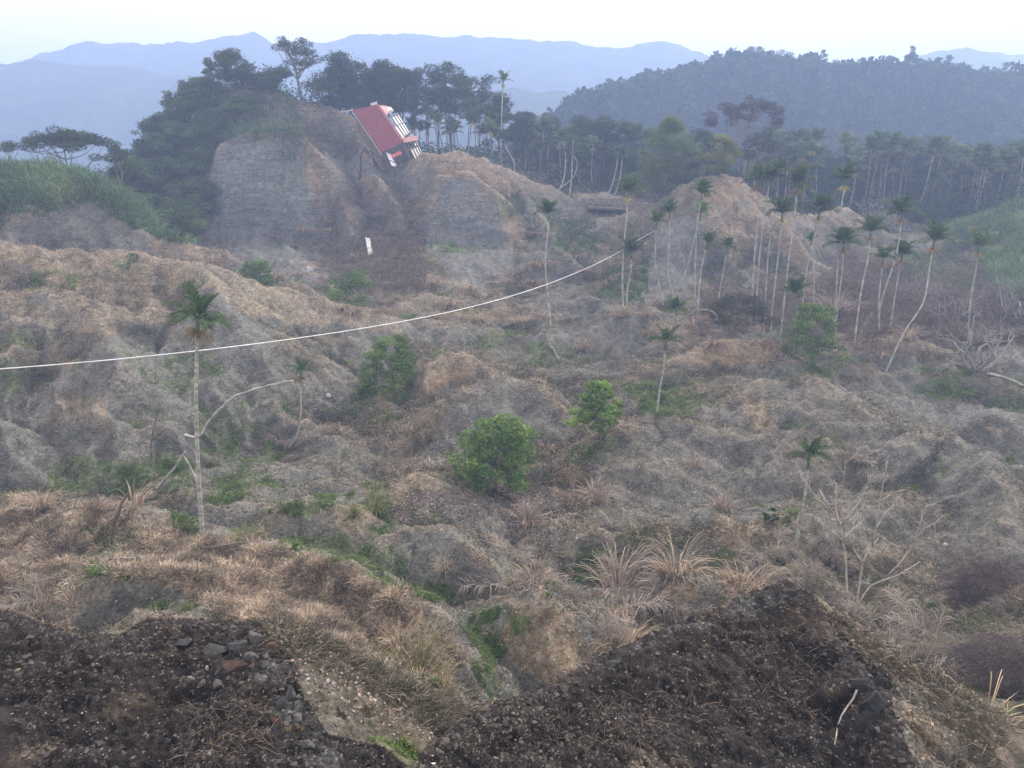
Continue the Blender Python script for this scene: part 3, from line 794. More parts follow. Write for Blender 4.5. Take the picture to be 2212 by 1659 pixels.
# ------------------------------------------------------------------ broad-leaved trees
G_DARK, G_MID, G_PALE, G_BLUE = np.array((.045, .07, .026)), np.array((.075, .115, .04)), np.array((.13, .175, .06)), np.array((.036, .062, .032))
BARK = np.array((.20, .18, .155))
def tree_data(seed, H, cw, cd, cb, n_puff=26, puff=None, leaf=.35, n_leaf=220, tint=G_MID, tint2=None, shape='dome', tr=None, lean=(0, 0), limbs=True, flat=.6):
    """trunk and crown of one tree; H height, cw/cd crown width/depth, cb height of the crown's underside"""
    rng = np.random.default_rng(seed)
    tint2 = tint * 1.5 if tint2 is None else tint2
    puff = cw * .17 if puff is None else puff
    tr = H * .018 + .06 if tr is None else tr
    P = []; ph = rng.uniform(0, 6, 4)
    while len(P) < n_puff:
        a = rng.uniform(0, 2 * math.pi); q = rng.uniform(0, 1)
        if shape == 'umbrella':
            r = math.sqrt(q) * .92; h = (1 - r * r) * .75 + rng.uniform(-.10, .2)
        elif shape == 'column':
            h = rng.uniform(.05, 1); r = (math.sin(math.pi * min(1, h * .8 + .2)) ** .6) * rng.uniform(.3, .85)
        else:
            h = rng.uniform(0, 1); r = math.sqrt(max(0, 1 - (h * 1.0 - .25) ** 2 / .62)) * rng.uniform(.45, .95)
        r *= 1 + .22 * math.sin(2 * a + ph[0] + h * 3) + .16 * math.sin(5 * a + ph[1]); h *= 1 - .22 * (math.sin(a + ph[2]) + 1) * r * .5
        P.append((math.cos(a) * r * cw / 2, math.sin(a) * r * cd / 2, cb + h * (H - cb - puff * .4)))
    P = np.array(P)
    P += np.array([lean[0], lean[1], 0]) * ((P[:, 2:3]) / H)
    tb = MB()
    top = np.array([lean[0] * .8, lean[1] * .8, cb + (H - cb) * .55])
    k = rng.uniform(-.06, .06, 2) * H
    axis = spline([(0, 0, -.5), (k[0] * .5, k[1] * .5, cb * .5), (k[0] + lean[0] * cb / H, k[1] + lean[1] * cb / H, cb), top], 12)
    tube(tb, axis, np.linspace(tr, tr * .35, 12), BARK, 7, .1, rng)
    if limbs:
        for p in P[rng.permutation(len(P))[:min(len(P), 22)]]:
            s = axis[rng.integers(5, 11)]
            m_ = (s + p) / 2 + np.array([0, 0, -.12 * np.linalg.norm(p - s)]) + rng.normal(size=3) * .15
            tube(tb, spline([s, m_, p], 6), np.linspace(tr * .4, tr * .1, 6), BARK * .9, 5)
    lb = MB()
    sz = puff * rng.uniform(.45, 1.45, len(P))
    for p, s in zip(P, sz):
        n = int(n_leaf * (s / puff) ** 2)
        d = unit(rng.normal(size=(n, 3))) * (rng.uniform(.35, 1, (n, 1)) ** .5)
        d[:, 2] *= flat
        # ragged edge: sprays reach out of the puff
        out = rng.uniform(0, 1, (n, 1)); d = d * (1 + .6 * (out > .8) * rng.uniform(0, 1, (n, 1)))
        f = rng.uniform(0, 1) ** 1.5
        c = tint * (1 - f) + tint2 * f
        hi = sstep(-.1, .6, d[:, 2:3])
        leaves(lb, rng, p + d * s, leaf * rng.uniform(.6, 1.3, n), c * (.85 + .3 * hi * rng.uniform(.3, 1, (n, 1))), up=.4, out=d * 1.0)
    return tb, lb

def add_tree(name, label, cat, base, seed, group=None, trunk_col=None, **kw):
    tb, lb = tree_data(seed, **kw)
    r = thing(name, label, cat, base, group)
    link('trunk', tb.mesh('trunk', M_BARK, True), r)
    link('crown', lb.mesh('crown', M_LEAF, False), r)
    return r

def tree_px(name, label, cat, uc, vt, vcb, wpx, vb, D, seed, group=None, depth=1.0, **kw):
    """tree given by its outline in the photo: crown centre column uc, top vt, underside vcb, width, foot row vb"""
    base = W(uc, vb, D); base[2] = float(ground_z(base[0], base[1])) - .1
    top = W(uc, vt, D)[2]; cb = W(uc, vcb, D)[2]
    H = max(top - base[2], 2.0); cbh = np.clip(cb - base[2], .1 * H, .8 * H)
    cw = wpx * D * 1.02 / F
    return add_tree(name, label, cat, base, seed, group, H=H, cw=cw, cd=cw * depth, cb=cbh, **kw)

RG = 'trees along the ridge behind the wrecked house'
HG = 'trees and shrubs covering the left flank of the hill'
T = tree_px
T('tall_tree', 'tall airy tree with bare forking limbs, highest on the hill left of the red roof', 'tree', 652, 70, 150, 112, 222, 147, 1, n_puff=34, puff=1.0, n_leaf=150, leaf=.3, tint=G_DARK, shape='dome', tr=.3, depth=.8)
T('ridge_tree', 'small leafy tree under the left side of the tall airy tree', 'tree', 600, 140, 170, 66, 225, 146, 2, n_puff=16, puff=.9, n_leaf=150, leaf=.3, tint=G_DARK, shape='umbrella', tr=.14)
T('ridge_tree', 'low leafy tree filling under the right side of the tall airy tree', 'tree', 690, 165, 200, 60, 232, 148, 3, n_puff=18, puff=.9, n_leaf=160, leaf=.3, tint=G_DARK, tr=.14)
T('rounded_tree', 'dark rounded tree standing alone on the very top of the grassy hill', 'tree', 503, 106, 175, 74, 200, 142, 4, n_puff=44, puff=1.0, n_leaf=240, leaf=.3, tint=G_DARK, tr=.16)
T('bushy_tree', 'dark bushy tree squat on the hilltop between the rounded tree and the tall tree', 'tree', 570, 155, 185, 66, 205, 143, 5, n_puff=26, puff=1.0, n_leaf=240, leaf=.3, tint=G_DARK, tr=.16)
for u, vt, w, s, D, lb in ((735, 112, 78, 11, 152, 'dark tree at the left end of the dense grove above the red roof'), (782, 128, 84, 12, 153, 'dark tree directly above the red roof ridge, second of the dense grove'),
                           (838, 122, 80, 13, 154, 'tall dark tree above the right end of the red roof'), (870, 150, 60, 14, 152, 'dark narrow tree just right of the red roof, before the palm trunks begin')):
    T('grove_tree', lb, 'tree', u, vt, 236, w, 262, D, s, RG, n_puff=60, puff=1.35, n_leaf=230, leaf=.36, tint=G_BLUE * .9, tint2=G_DARK * 1.2, tr=.22)
for u, vt, w, s, D, vb, lb in ((925, 138, 82, 15, 158, 330, 'rounded tree with sky gaps, first right of the dense dark grove'), (978, 132, 70, 16, 160, 330, 'tree with two raised lobes behind the thin palm trunks'),
                               (1035, 152, 84, 17, 158, 335, 'tree left of the tall lone palm, crown domed above the trunks'), (1085, 205, 60, 18, 157, 350, 'lower tree under the tall lone palm'),
                               (1135, 232, 66, 19, 158, 375, 'tree where the ridge line drops to the right of the tall lone palm'), (1190, 250, 62, 20, 158, 400, 'tree behind the slanting palm trunks'),
                               (1245, 248, 70, 21, 158, 420, 'tree left of the footbridge, its crown touching the blue wooded hill'), (1300, 246, 70, 22, 156, 430, 'leafy tree above the footbridge'),
                               (1352, 262, 66, 23, 154, 430, 'leafy tree above the right end of the footbridge'), (1330, 300, 60, 24, 150, 430, 'lower dense tree just behind the footbridge')):
    T('ridge_tree', lb, 'tree', u, vt, vt + 105, w, vb, D, s, RG, n_puff=42, puff=1.2, n_leaf=190, leaf=.36, tint=G_BLUE, tint2=G_MID, tr=.16)
T('pale_tree', 'large pale green tree with soft feathery crown right of the footbridge', 'tree', 1440, 252, 380, 132, 425, 121, 30, n_puff=84, puff=1.05, n_leaf=240, leaf=.24, tint=G_MID * 1.5, tint2=G_PALE * 1.4, shape='column', tr=.2)
T('pale_tree', 'pale green tree skirting the lower left of the large feathery tree', 'tree', 1405, 350, 410, 90, 440, 119, 31, n_puff=34, puff=.8, n_leaf=220, leaf=.24, tint=G_MID * 1.4, tint2=G_PALE * 1.3, tr=.12)
T('yellow_green_tree', 'small yellow green round tree on top of the orange bluff', 'tree', 1556, 290, 365, 84, 388, 118.5, 32, n_puff=34, puff=.7, n_leaf=230, leaf=.22, tint=np.array((.13, .16, .04)), tint2=np.array((.26, .27, .07)), tr=.12)
T('dark_tree', 'dark tree between the pale feathery tree and the yellow green one', 'tree', 1510, 275, 350, 80, 400, 128, 33, n_puff=26, puff=.9, n_leaf=200, leaf=.26, tint=G_BLUE, tint2=G_MID, tr=.14)
T('russet_tree', 'wide spreading tree with purple brown leaves above the orange bluff', 'tree', 1606, 196, 275, 150, 372, 142, 34, n_puff=64, puff=.85, n_leaf=110, leaf=.3, tint=np.array((.055, .042, .042)), tint2=np.array((.09, .065, .06)), shape='umbrella', tr=.28, depth=.9)
T('dark_tree', 'dark understorey tree below the purple brown spreading tree', 'tree', 1635, 275, 350, 96, 395, 136, 35, n_puff=26, puff=1.0, n_leaf=170, leaf=.3, tint=np.array((.05, .045, .035)), tint2=G_DARK, tr=.14)
T('umbrella_tree', 'flat topped dark tree with sky gaps at left behind the tall green grass', 'tree', 150, 270, 325, 190, 385, 112, 36, n_puff=84, puff=.85, n_leaf=150, leaf=.26, tint=G_DARK, shape='umbrella', tr=.2, depth=.7)
T('umbrella_tree', 'smaller thin tree between the flat topped tree and the hill', 'tree', 258, 305, 350, 86, 400, 112, 37, n_puff=24, puff=.7, n_leaf=130, leaf=.24, tint=G_DARK, shape='umbrella', tr=.1)
hill_trees = [
    (352, 250, 110, 330, 137, 'broad dark tree with a shelf like crown on the hill flank, nearest the blue valley'), (425, 190, 90, 260, 140, 'leafy tree on the upper left flank just below the feathery bamboo'),
    (330, 300, 90, 400, 134, 'dark tree at the left foot of the hill flank'), (400, 260, 110, 350, 134, 'dark rounded tree in the middle of the hill flank'), (460, 230, 100, 290, 136, 'dark tree below the hilltop beside the hanging grass'),
    (365, 335, 100, 420, 128, 'low dark tree left of the grey cliff, halfway down'), (435, 320, 90, 400, 129, 'dark tree touching the upper left edge of the grey cliff'), (310, 370, 80, 450, 122, 'green tree above the grassy saddle at the hill foot'),
    (410, 390, 100, 470, 121, 'dense tree beside the lower left edge of the grey cliff'), (350, 420, 90, 490, 115, 'bushy tree at the bottom of the hill flank'), (450, 270, 70, 340, 132, 'tree with a pale bent stem above the grey cliff edge'),
    (440, 165, 90, 235, 141, 'leafy tree high on the left skyline beside the tallest bamboo'), (375, 235, 90, 310, 139, 'dark leafy tree on the left skyline under the middle bamboo'), (320, 345, 100, 430, 126, 'dark wide tree where the flank meets the saddle'), (440, 380, 70, 470, 124, 'dark leafy tree along the left edge of the grey cliff'), (370, 290, 110, 380, 136, 'dark tree in the thick of the flank foliage'), (440, 280, 90, 360, 135, 'dark tree just above the grey cliff corner'),
    (285, 340, 70, 400, 118, 'small tree joining the thin tree to the hill flank'), (395, 440, 90, 505, 112, 'lowest bushy shrub left of the grey cliff foot'), (520, 200, 80, 250, 139, 'dark shrub on the hilltop right of centre')]
for i, (u, vt, w, vb, D, lb) in enumerate(hill_trees):
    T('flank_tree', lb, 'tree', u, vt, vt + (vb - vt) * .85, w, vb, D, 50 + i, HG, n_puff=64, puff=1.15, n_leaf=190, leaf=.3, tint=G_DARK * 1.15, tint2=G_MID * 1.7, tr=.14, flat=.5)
for i, (u, vt, w, vb, D, lb) in enumerate(((378, 195, 36, 300, 142, 'feathery pale bamboo clump low on the left skyline of the hill'), (405, 172, 40, 280, 143, 'feathery pale bamboo clump midway up the left skyline'), (462, 125, 44, 230, 144, 'tallest feathery bamboo clump left of the dark rounded tree'), (350, 250, 30, 330, 142, 'lowest feathery bamboo clump on the left skyline'))):
    T('bamboo_clump', lb, 'bamboo', u, vt, vt + (vb - vt) * .7, w, vb, D, 80 + i, 'feathery bamboo on the hill skyline', n_puff=40, puff=.6, n_leaf=70, leaf=.3, tint=G_MID, tint2=G_PALE, shape='column', tr=.08)
# right edge woods
for i, (u, vt, w, vb, D, lb) in enumerate(((2120, 318, 90, 430, 150, 'round leafy tree above the green slope at the right'), (2180, 300, 90, 430, 148, 'tall leafy tree near the right edge above the green slope'), (2230, 290, 90, 430, 150, 'leafy tree cut by the right edge'), (2080, 350, 60, 440, 152, 'smaller tree left of the round leafy tree at right'),
                                   (1960, 380, 70, 480, 150, 'dense tree under the lone leaning palm at right'), (1990, 440, 70, 520, 140, 'dense dark shrub tree at the foot of the leaning palm'), (2040, 420, 70, 500, 140, 'bluish tree between the palm grove and the green slope'), (1940, 440, 50, 520, 142, 'small leafy tree among the leaning palm trunks'))):
    T('slope_tree', lb, 'tree', u, vt, vt + (vb - vt) * .6, w, vb, D, 90 + i, 'trees above the green slope at the right', n_puff=46, puff=1.1, n_leaf=200, leaf=.32, tint=G_BLUE * 1.1, tint2=G_MID * 1.2, tr=.14)

# ------------------------------------------------------------------ palms
P_TRUNK, P_RING = np.array((.36, .37, .32)), np.array((.29, .29, .25))
def frond(mb, rng, az, el, L, tint, nl=26, wid=.05, curl=1.0, tip=None, lens=.36, mess=0):
    """one feather leaf: arched midrib and two rows of leaflets"""
    H = np.array([math.cos(az), math.sin(az), 0.0]); S = np.array([-math.sin(az), math.cos(az), 0.0])
    t = np.linspace(0, 1, 12)
    ang = el - curl * t ** 1.5
    st = np.stack([np.cos(ang), np.sin(ang)], 1) * (L / 11)
    q = np.concatenate([[[0, 0]], np.cumsum(st[:-1], 0)])
    R = q[:, :1] * H + q[:, 1:] * np.array([0, 0, 1.0])
    tube(mb, R, np.linspace(.03, .008, 12) * (L / 1.8), tint * 1.3 + .03, 4)
    tt = np.linspace(.14, 1, nl)
    base = np.stack([np.interp(tt, t, R[:, k]) for k in range(3)], 1)
    an = np.interp(tt, t, ang)
    T_ = np.cos(an)[:, None] * H + np.sin(an)[:, None] * np.array([0, 0, 1.0])
    Nn = -np.sin(an)[:, None] * H + np.cos(an)[:, None] * np.array([0, 0, 1.0])
    for sgn in (-1, 1):
        ll = L * lens * (np.sin(np.clip(tt * 1.05, 0, 1) * math.pi * .8 + .35) ** .7 + .15) * rng.uniform(.8, 1.1, nl)
        fw = .35 + .75 * tt[:, None]
        d = unit(S * sgn + T_ * fw + Nn * rng.uniform(.1, .6, (nl, 1)) + rng.normal(size=(nl, 3)) * mess)
        wv = np.cross(d, Nn); wv = unit(wv) * wid * .5 * (L / 1.8)
        m_ = base + d * ll[:, None] * .55 + rng.normal(size=(nl, 3)) * .01
        e_ = base + d * ll[:, None] - np.array([0, 0, 1.0]) * ll[:, None] * rng.uniform(.15, .5, (nl, 1))
        V = np.stack([base - wv * .5, base + wv * .5, m_ - wv, m_ + wv, e_], 1)
        i = np.arange(nl)[:, None] * 5
        Fc = np.concatenate([i + np.array([0, 1, 3]), i + np.array([0, 3, 2]), i + np.array([2, 3, 4])])
        c = np.repeat(tint * (1 + .3 * rng.uniform(-1, 1, (nl, 1))), 5, 0).reshape(nl, 5, 3)
        if tip is not None: c[:, 4] = np.asarray(tip); c[tt > .75] = c[tt > .75] * .6 + np.asarray(tip) * .4
        mb.add(V.reshape(-1, 3), Fc, c.reshape(-1, 3))

PALM_G, PALM_TIP = np.array((.035, .075, .028)), np.array((.12, .16, .05))
def palm_dirs(rng, n, near=False):
    az = np.arange(n) * 2.4 + rng.uniform(0, 6)
    el = np.linspace(1.42, .3, n) + rng.uniform(-.1, .1, n)
    if near:
        q = np.array([(.25, 1.12), (2.7, 1.28), (3.4, .62), (-.25, .66), (2.85, .30), (.3, .22), (4.6, .55), (1.6, .8), (5.6, .35)])[:n]
        return q[:, 0] + rng.uniform(-.25, .25, n), q[:, 1] + rng.uniform(-.1, .1, n)
    return az, el
def crown_mesh(seed, n=9, L=2.15, nl=24, tint=PALM_G, tip=PALM_TIP, wid=.085):
    rng = np.random.default_rng(seed); mb = MB()
    az, el = palm_dirs(rng, n)
    for a, e in zip(az, el): frond(mb, rng, a, e, L * rng.uniform(.9, 1.15), tint * rng.uniform(.8, 1.25), nl, wid, rng.uniform(.55, .95) if e > .8 else rng.uniform(.9, 1.4), tip, .42)
    return mb.mesh('palm_crown', M_LEAF)
def fruit_mesh(seed, c1, c2, L=.8, n=70):
    """drooping broom of dry fruit stalks all round the stem"""
    rng = np.random.default_rng(seed); mb = MB()
    a = rng.uniform(0, 2 * math.pi, n); z = rng.uniform(-.15, .15, n)
    f = rng.uniform(0, 1, (n, 1))
    blades(mb, rng, np.stack([np.cos(a) * .06, np.sin(a) * .06, z], 1), rng.uniform(.6, 1.1, n) * L, .045, np.array(c1) * f + np.array(c2) * (1 - f), az=a, el=rng.uniform(-.3, .9, n), droop=1.6)
    return mb.mesh('palm_fruit', M_GRASS)
def shaft_mesh():
    mb = MB(); tube(mb, [(0, 0, -.75), (0, 0, -.6), (0, 0, -.3), (0, 0, 0), (0, 0, .2)], [.075, .10, .095, .07, .05], np.array((.10, .16, .06)), 8)
    return mb.mesh('palm_shaft', M_BARK, True)
CROWNS = [crown_mesh(200 + i, n=[10, 11, 9, 12, 10, 11][i]) for i in range(6)]
CROWNS_DRY = [crown_mesh(220 + i, n=8, tint=PALM_G * [1.5, 1.9][i], tip=np.array((.28, .24, .10))) for i in range(2)]
FRUITS = [fruit_mesh(240, (.42, .34, .12), (.30, .25, .12)), fruit_mesh(241, (.48, .26, .10), (.35, .22, .12)), fruit_mesh(242, (.36, .31, .19), (.20, .15, .10), 1.05, 200), fruit_mesh(243, (.60, .52, .16), (.45, .38, .14))]
SHAFT = shaft_mesh()

def palm(label, pts, D, size=1.0, crown=0, fruit=None, r=.085, group=None, near=False, name='areca_palm', base_hit=True, seed=0, lean=None):
    if not near: size = size * .78
    """pts: (u, v) from the crown's heart down to the foot"""
    rng = np.random.default_rng(900 + seed)
    fu, fv = pts[-1]
    if D is None:
        b = hit(fu, fv); D = b[1]
    else: b = gpt(fu, fv, D)
    P = [W(u, v, D) for u, v in pts[:-1]] + [b + np.array([0, 0, -.25])]
    P = np.array(P[::-1]) - b
    top = P[-1].copy()
    if lean is not None: P[:, 1] += np.linspace(0, lean, len(P)); top = P[-1].copy()
    root = thing(name, label, 'palm', b, group)
    mb = MB(); Lc = np.linalg.norm(np.diff(P, axis=0), axis=1).sum()
    n = int(np.clip(Lc / .12, 20, 130)) if near else int(np.clip(Lc / .35, 12, 50))
    sp_ = spline(P, n)
    tube(mb, sp_, np.linspace(r * 1.25, r * .8, n), P_TRUNK * rng.uniform(.85, 1.1), 8 if near else 6, .05, rng, (P_RING, 3))
    link('trunk', mb.mesh('trunk', M_BARK, True), root)
    d = unit(sp_[-1] - sp_[-3])
    rot = Vector((0, 0, 1)).rotation_difference(Vector(d)).to_euler()
    def put(nm, me, off, s, rz):
        o = link(nm, me, root); o.location = [float(k) for k in (top + d * off)]
        o.rotation_euler = (Matrix(rot.to_matrix()) @ Matrix.Rotation(rz, 3, 'Z')).to_euler(); o.scale = (s, s, s)
        return o
    if near:
        az, el = palm_dirs(rng, near, True)
        for a, e in zip(az, el):
            fb = MB(); frond(fb, rng, 0, e, 1.8 * rng.uniform(.9, 1.1), PALM_G * rng.uniform(.8, 1.2), 36, .056, rng.uniform(.3, .5) if e > .9 else rng.uniform(.8, 1.3), PALM_TIP * .8, .34)
            put('frond', fb.mesh('frond', M_LEAF), .05, size, a)
    elif crown is not None:
        put('crown', crown if not isinstance(crown, int) else CROWNS[crown % 6], .05, size, rng.uniform(0, 6))
    put('crownshaft', SHAFT, 0, max(size, r / .085), 0)
    if fruit is not None: put('fruit_cluster', FRUITS[fruit], -.75 * size, size, rng.uniform(0, 6))
    return root

VG = 'areca palms standing in the slide below the bluff'
palm('tallest near palm with a brown skirt of fruit stalks, on the dry grass mound', [(427, 690), (425, 760), (424, 900), (430, 1050), (437, 1158)], None, .86, fruit=2, near=9, r=.10, seed=1)
palm('small palm with three raised fronds, alone on the mound right of centre', [(1438, 738), (1434, 790), (1424, 850), (1418, 897)], None, .74, fruit=None, near=8, seed=2, r=.075)
palm('small palm in front of the bare branches, lower right', [(1748, 985), (1740, 1060), (1726, 1140), (1715, 1200)], None, .58, fruit=None, near=9, seed=3, r=.08)
palm('small palm where the long bent trunk ends, left of centre', [(650, 803), (650, 850), (648, 910), (640, 945), (622, 965)], None, .62, fruit=2, near=8, seed=4, r=.07)
palm('lone palm in front of the second grey cliff, crossed by the white pipe', [(1184, 462), (1183, 500), (1178, 560), (1184, 640), (1190, 690)], 88, 1.0, 1, None, group=VG, seed=5)
palm('tall palm with a yellow fruit cluster below the footbridge', [(1357, 415), (1354, 460), (1347, 540), (1345, 640), (1348, 690)], 88, 1.1, 2, 3, group=VG, seed=6)
palm('palm whose crown hides the white pipe, in front of the yellow fruited one', [(1363, 545), (1363, 580), (1354, 640), (1356, 697)], 86, 1.0, 3, 1, group=VG, seed=7)
palm('palm with a foot bending right before the grey rock, left of the pair', [(1418, 482), (1416, 520), (1418, 590), (1426, 628), (1434, 648)], 92, 1.0, CROWNS_DRY[0], None, group=VG, seed=8)
palm('palm with a hooked foot in front of the grey rock, right of the pair', [(1447, 460), (1445, 527), (1445, 605), (1452, 630), (1462, 645)], 91, 1.0, 4, None, group=VG, seed=9)
palm('straight palm with a high full crown before the grey rock', [(1516, 420), (1508, 470), (1502, 560), (1500, 656), (1499, 672)], 90, 1.05, 5, None, group=VG, seed=10)
palm('palm leaning right from a thin foot, crown just under another before the grey rock', [(1514, 462), (1504, 500), (1496, 532), (1481, 588), (1452, 640)], 93, .95, CROWNS_DRY[1], 0, group=VG, seed=11)
palm('dark short palm left of the yellow fruited short one', [(1528, 525), (1517, 570), (1511, 620), (1508, 668)], 88, .8, 0, 2, group=VG, seed=12)
palm('short palm with yellowish fruit and no palm to its right for a way', [(1571, 534), (1563, 585), (1556, 620), (1550, 650)], 92, .75, 1, 0, group=VG, seed=13)
palm('palm with wide drooping crown at the left of the palm stand', [(1636, 392), (1637, 463), (1631, 540), (1626, 650)], 86, 1.15, 2, 2, group=VG, seed=14)
palm('palm close behind the left one of the stand with its trunk parallel', [(1664, 385), (1652, 460), (1642, 540), (1637, 650)], 88, 1.0, 3, 0, group=VG, seed=15)
palm('high dark palm over the bluff edge, third in the palm stand', [(1684, 372), (1676, 440), (1663, 520), (1655, 655)], 87, 1.0, 4, 0, group=VG, seed=16)
palm('palm with yellow fruit bending at the foot, in front of the palm stand', [(1690, 462), (1686, 510), (1677, 590), (1670, 650), (1668, 690)], 82, 1.15, 5, 3, group=VG, seed=17)
palm('palm with spread dark crown and a long pale trunk leaning left at the foot', [(1724, 398), (1716, 470), (1703, 568), (1694, 650), (1688, 715)], 79, 1.15, 0, 2, group=VG, seed=18)
palm('palm with fresh green upper fronds in the middle of the palm stand', [(1771, 458), (1757, 520), (1745, 570), (1735, 680)], 82, 1.2, 1, 0, group=VG, seed=19)
palm('thin bare looking palm behind the leafy sapling in the palm stand', [(1752, 520), (1757, 573), (1757, 657), (1756, 690)], 84, .6, CROWNS_DRY[0], None, group=VG, seed=20)
palm('tallest palm of the stand with a bright yellow hanging cluster', [(1826, 390), (1818, 443), (1812, 510), (1808, 600), (1803, 690), (1802, 715)], 79, 1.1, 2, 3, group=VG, seed=21)
palm('palm in front of the tallest one with broom of yellow stalks', [(1822, 528), (1820, 579), (1812, 640), (1806, 715)], 78, 1.1, 3, 0, group=VG, seed=22)
palm('palm with orange stalks, trunk leaning left at the foot', [(1881, 502), (1877, 545), (1862, 620), (1853, 680), (1846, 742)], 75, 1.1, 4, 1, group=VG, seed=23)
palm('palm with bright orange hanging stalks high at right', [(1948, 462), (1942, 518), (1933, 562), (1912, 625), (1902, 660), (1900, 735)], 76, 1.1, 5, 1, group=VG, seed=24)
palm('lower palm left of two side by side at right', [(1907, 560), (1903, 600), (1898, 660), (1901, 735)], 77, .9, CROWNS_DRY[0], 1, group=VG, seed=25)
palm('lower palm right of two side by side at right', [(1949, 552), (1940, 598), (1930, 660), (1919, 732)], 77, .95, 1, 1, group=VG, seed=26)
palm('palm with a long trunk curving out of the dug mound, golden stalks', [(2018, 522), (2008, 579), (1993, 656), (1955, 715), (1917, 770)], 71, 1.15, 2, 1, group=VG, seed=27)
palm('pale drooping palm furthest right, behind the bare tree', [(2115, 535), (2110, 570), (2096, 656), (2094, 725), (2100, 790)], 74, 1.15, CROWNS_DRY[0], 0, group=VG, seed=28)
palm('very short young palm above the leafy sapling', [(1719, 632), (1721, 660), (1722, 700)], 74, .95, 3, None, r=.06, group=VG, seed=29)
palm('very short dark palm beside the arched trunk', [(1461, 672), (1464, 690), (1466, 712)], 76, .85, 4, None, r=.06, group=VG, seed=30)
palm('lone palm with brownish fronds rising above the ridge trees', [(1087, 176), (1084, 240), (1082, 345)], 153, 1.15, CROWNS_DRY[1], 0, r=.12, seed=31)
palm('lone thin palm leaning right above the grove at the right', [(2022, 314), (2014, 345), (1991, 430), (1966, 512)], 142, 1.0, 5, 0, r=.10, seed=32)
# the plantation on the plateau behind: palms standing close
frng = np.random.default_rng(77)
FG = 'areca palms of the grove behind the bluff'
FR = 'areca palms behind the ridge right of the wrecked house'
def grove(n, u0, u1, vt, D0, D1, group, labels, size=(.9, 1.15), fr=.45):
    for i in range(n):
        u = frng.uniform(u0, u1); D = frng.uniform(D0, D1)
        top = vt(u) + frng.uniform(0, 1) ** 1.2 * 80
        b = gpt(u, 420, D)
        zt = W(u, top, D)[2]
        if zt - b[2] < 4: zt = b[2] + 4 + frng.uniform(0, 2)
        dry = frng.uniform() > .75; fk = frng.choice([0, 1, 3]) if frng.uniform() < fr else -1
        root = thing('areca_palm', ('dull drooping ' if dry else 'dark fresh ') + labels + {0: ', straw stalks', 1: ', orange stalks', 3: ', bright yellow stalks', -1: ', no fruit stalks'}[fk], 'palm', b, group)
        h = zt - b[2]; lx, ly = frng.normal() * .03 * h, frng.normal() * .03 * h
        bend = frng.normal() * .05 * h
        P = spline([(0, 0, -.3), (bend, 0, h * .4), (bend * .6 + lx * .6, ly, h * .75), (lx, ly, h)], 12)
        mb = MB(); tube(mb, P, np.linspace(.12, .08, 12), P_TRUNK * frng.uniform(.4, .8), 5, 0, frng)
        link('trunk', mb.mesh('trunk', M_BARK, True), root)
        s = frng.uniform(*size) * .97
        me = CROWNS_DRY[frng.integers(2)] if dry else CROWNS[frng.integers(6)]
        o = link('crown', me, root); o.location = [float(k) for k in P[-1]]; o.rotation_euler[2] = frng.uniform(0, 6); o.scale = (s, s, s)
        if fk >= 0:
            o = link('fruit_cluster', FRUITS[fk], root); o.location = (float(P[-1][0]), float(P[-1][1]), float(P[-1][2]) - .7); o.scale = (s, s, s)
grove(95, 1640, 2040, lambda u: 295 + (u - 1640) * .06, 138, 176, FG, 'crowned areca palm in the grove behind the bluff', (.95, 1.3))
grove(34, 2040, 2330, lambda u: 335, 128, 160, FG, 'crowned areca palm in the grove behind the bluff', (.95, 1.3))
grove(75, 880, 1400, lambda u: np.interp(u, [880, 1080, 1200, 1400], [200, 225, 270, 290]), 147, 166, FR, 'crowned areca palm behind the ridge right of the house', (.85, 1.1), .25)
# leafy trees standing among the palms: a few shapes, copied
GP = []
for i in range(5):
    tb, lb = tree_data(600 + i, H=[10, 12, 9, 11, 13][i], cw=[7, 6.5, 8, 6, 7.5][i], cd=7, cb=[2, 3, 2, 2, 4][i], n_puff=46, puff=1.15, n_leaf=150, leaf=.38, tint=G_BLUE, tint2=G_MID, tr=.14)
    GP.append((tb.mesh('trunk', M_BARK, True), lb.mesh('crown', M_LEAF)))
for i in range(58):
    far = i % 2
    u = (1640 + (i // 2) * 20.5 if i < 52 else 1420 + (i - 52) * 34) + frng.uniform(-8, 8); D = (172 if far else 156) + frng.uniform(-6, 6)
    if i >= 52: D = 146
    b = gpt(u, 420, D); k = frng.integers(5)
    root = thing('grove_tree', ('leafy tree among the palms, back row of the grove behind the bluff' if far else 'leafy tree among the palms, front row of the grove behind the bluff'), 'tree', b - np.array([0, 0, .2]), 'leafy trees in the palm grove, ' + ('back row' if far else 'front row'))
    s = float(frng.uniform(.7, 1.05)); root.scale = (s, s, s); root.rotation_euler[2] = frng.uniform(0, 6)
    link('trunk', GP[k][0], root); link('crown', GP[k][1], root)
for i, (pts, D, lb) in enumerate((([(1232, 330), (1245, 345), (1240, 380), (1212, 405), (1192, 425)], 139, 'curved palm trunk leaning far right over the ridge slope'), ([(1216, 300), (1222, 350), (1213, 400), (1200, 430)], 139, 'pale palm trunk bowed outward beside the leaning one'), ([(1238, 290), (1236, 350), (1233, 400), (1228, 445)], 139, 'straight pale palm on the ridge slope beside two bowed ones'),
                                   ([(1088, 300), (1094, 320), (1110, 350), (1103, 372)], 140, 'short crooked palm trunk on the ridge skyline'), ([(1335, 330), (1330, 370), (1318, 410), (1300, 440)], 137, 'palm bowing over the footbridge, left stem'), ([(1345, 335), (1340, 380), (1330, 415), (1312, 442)], 137, 'palm bowing over the footbridge, right stem'))):
    palm(lb, pts, D, .95, i, None, r=.10, seed=60 + i, group=FR)
#SPLIT_P4

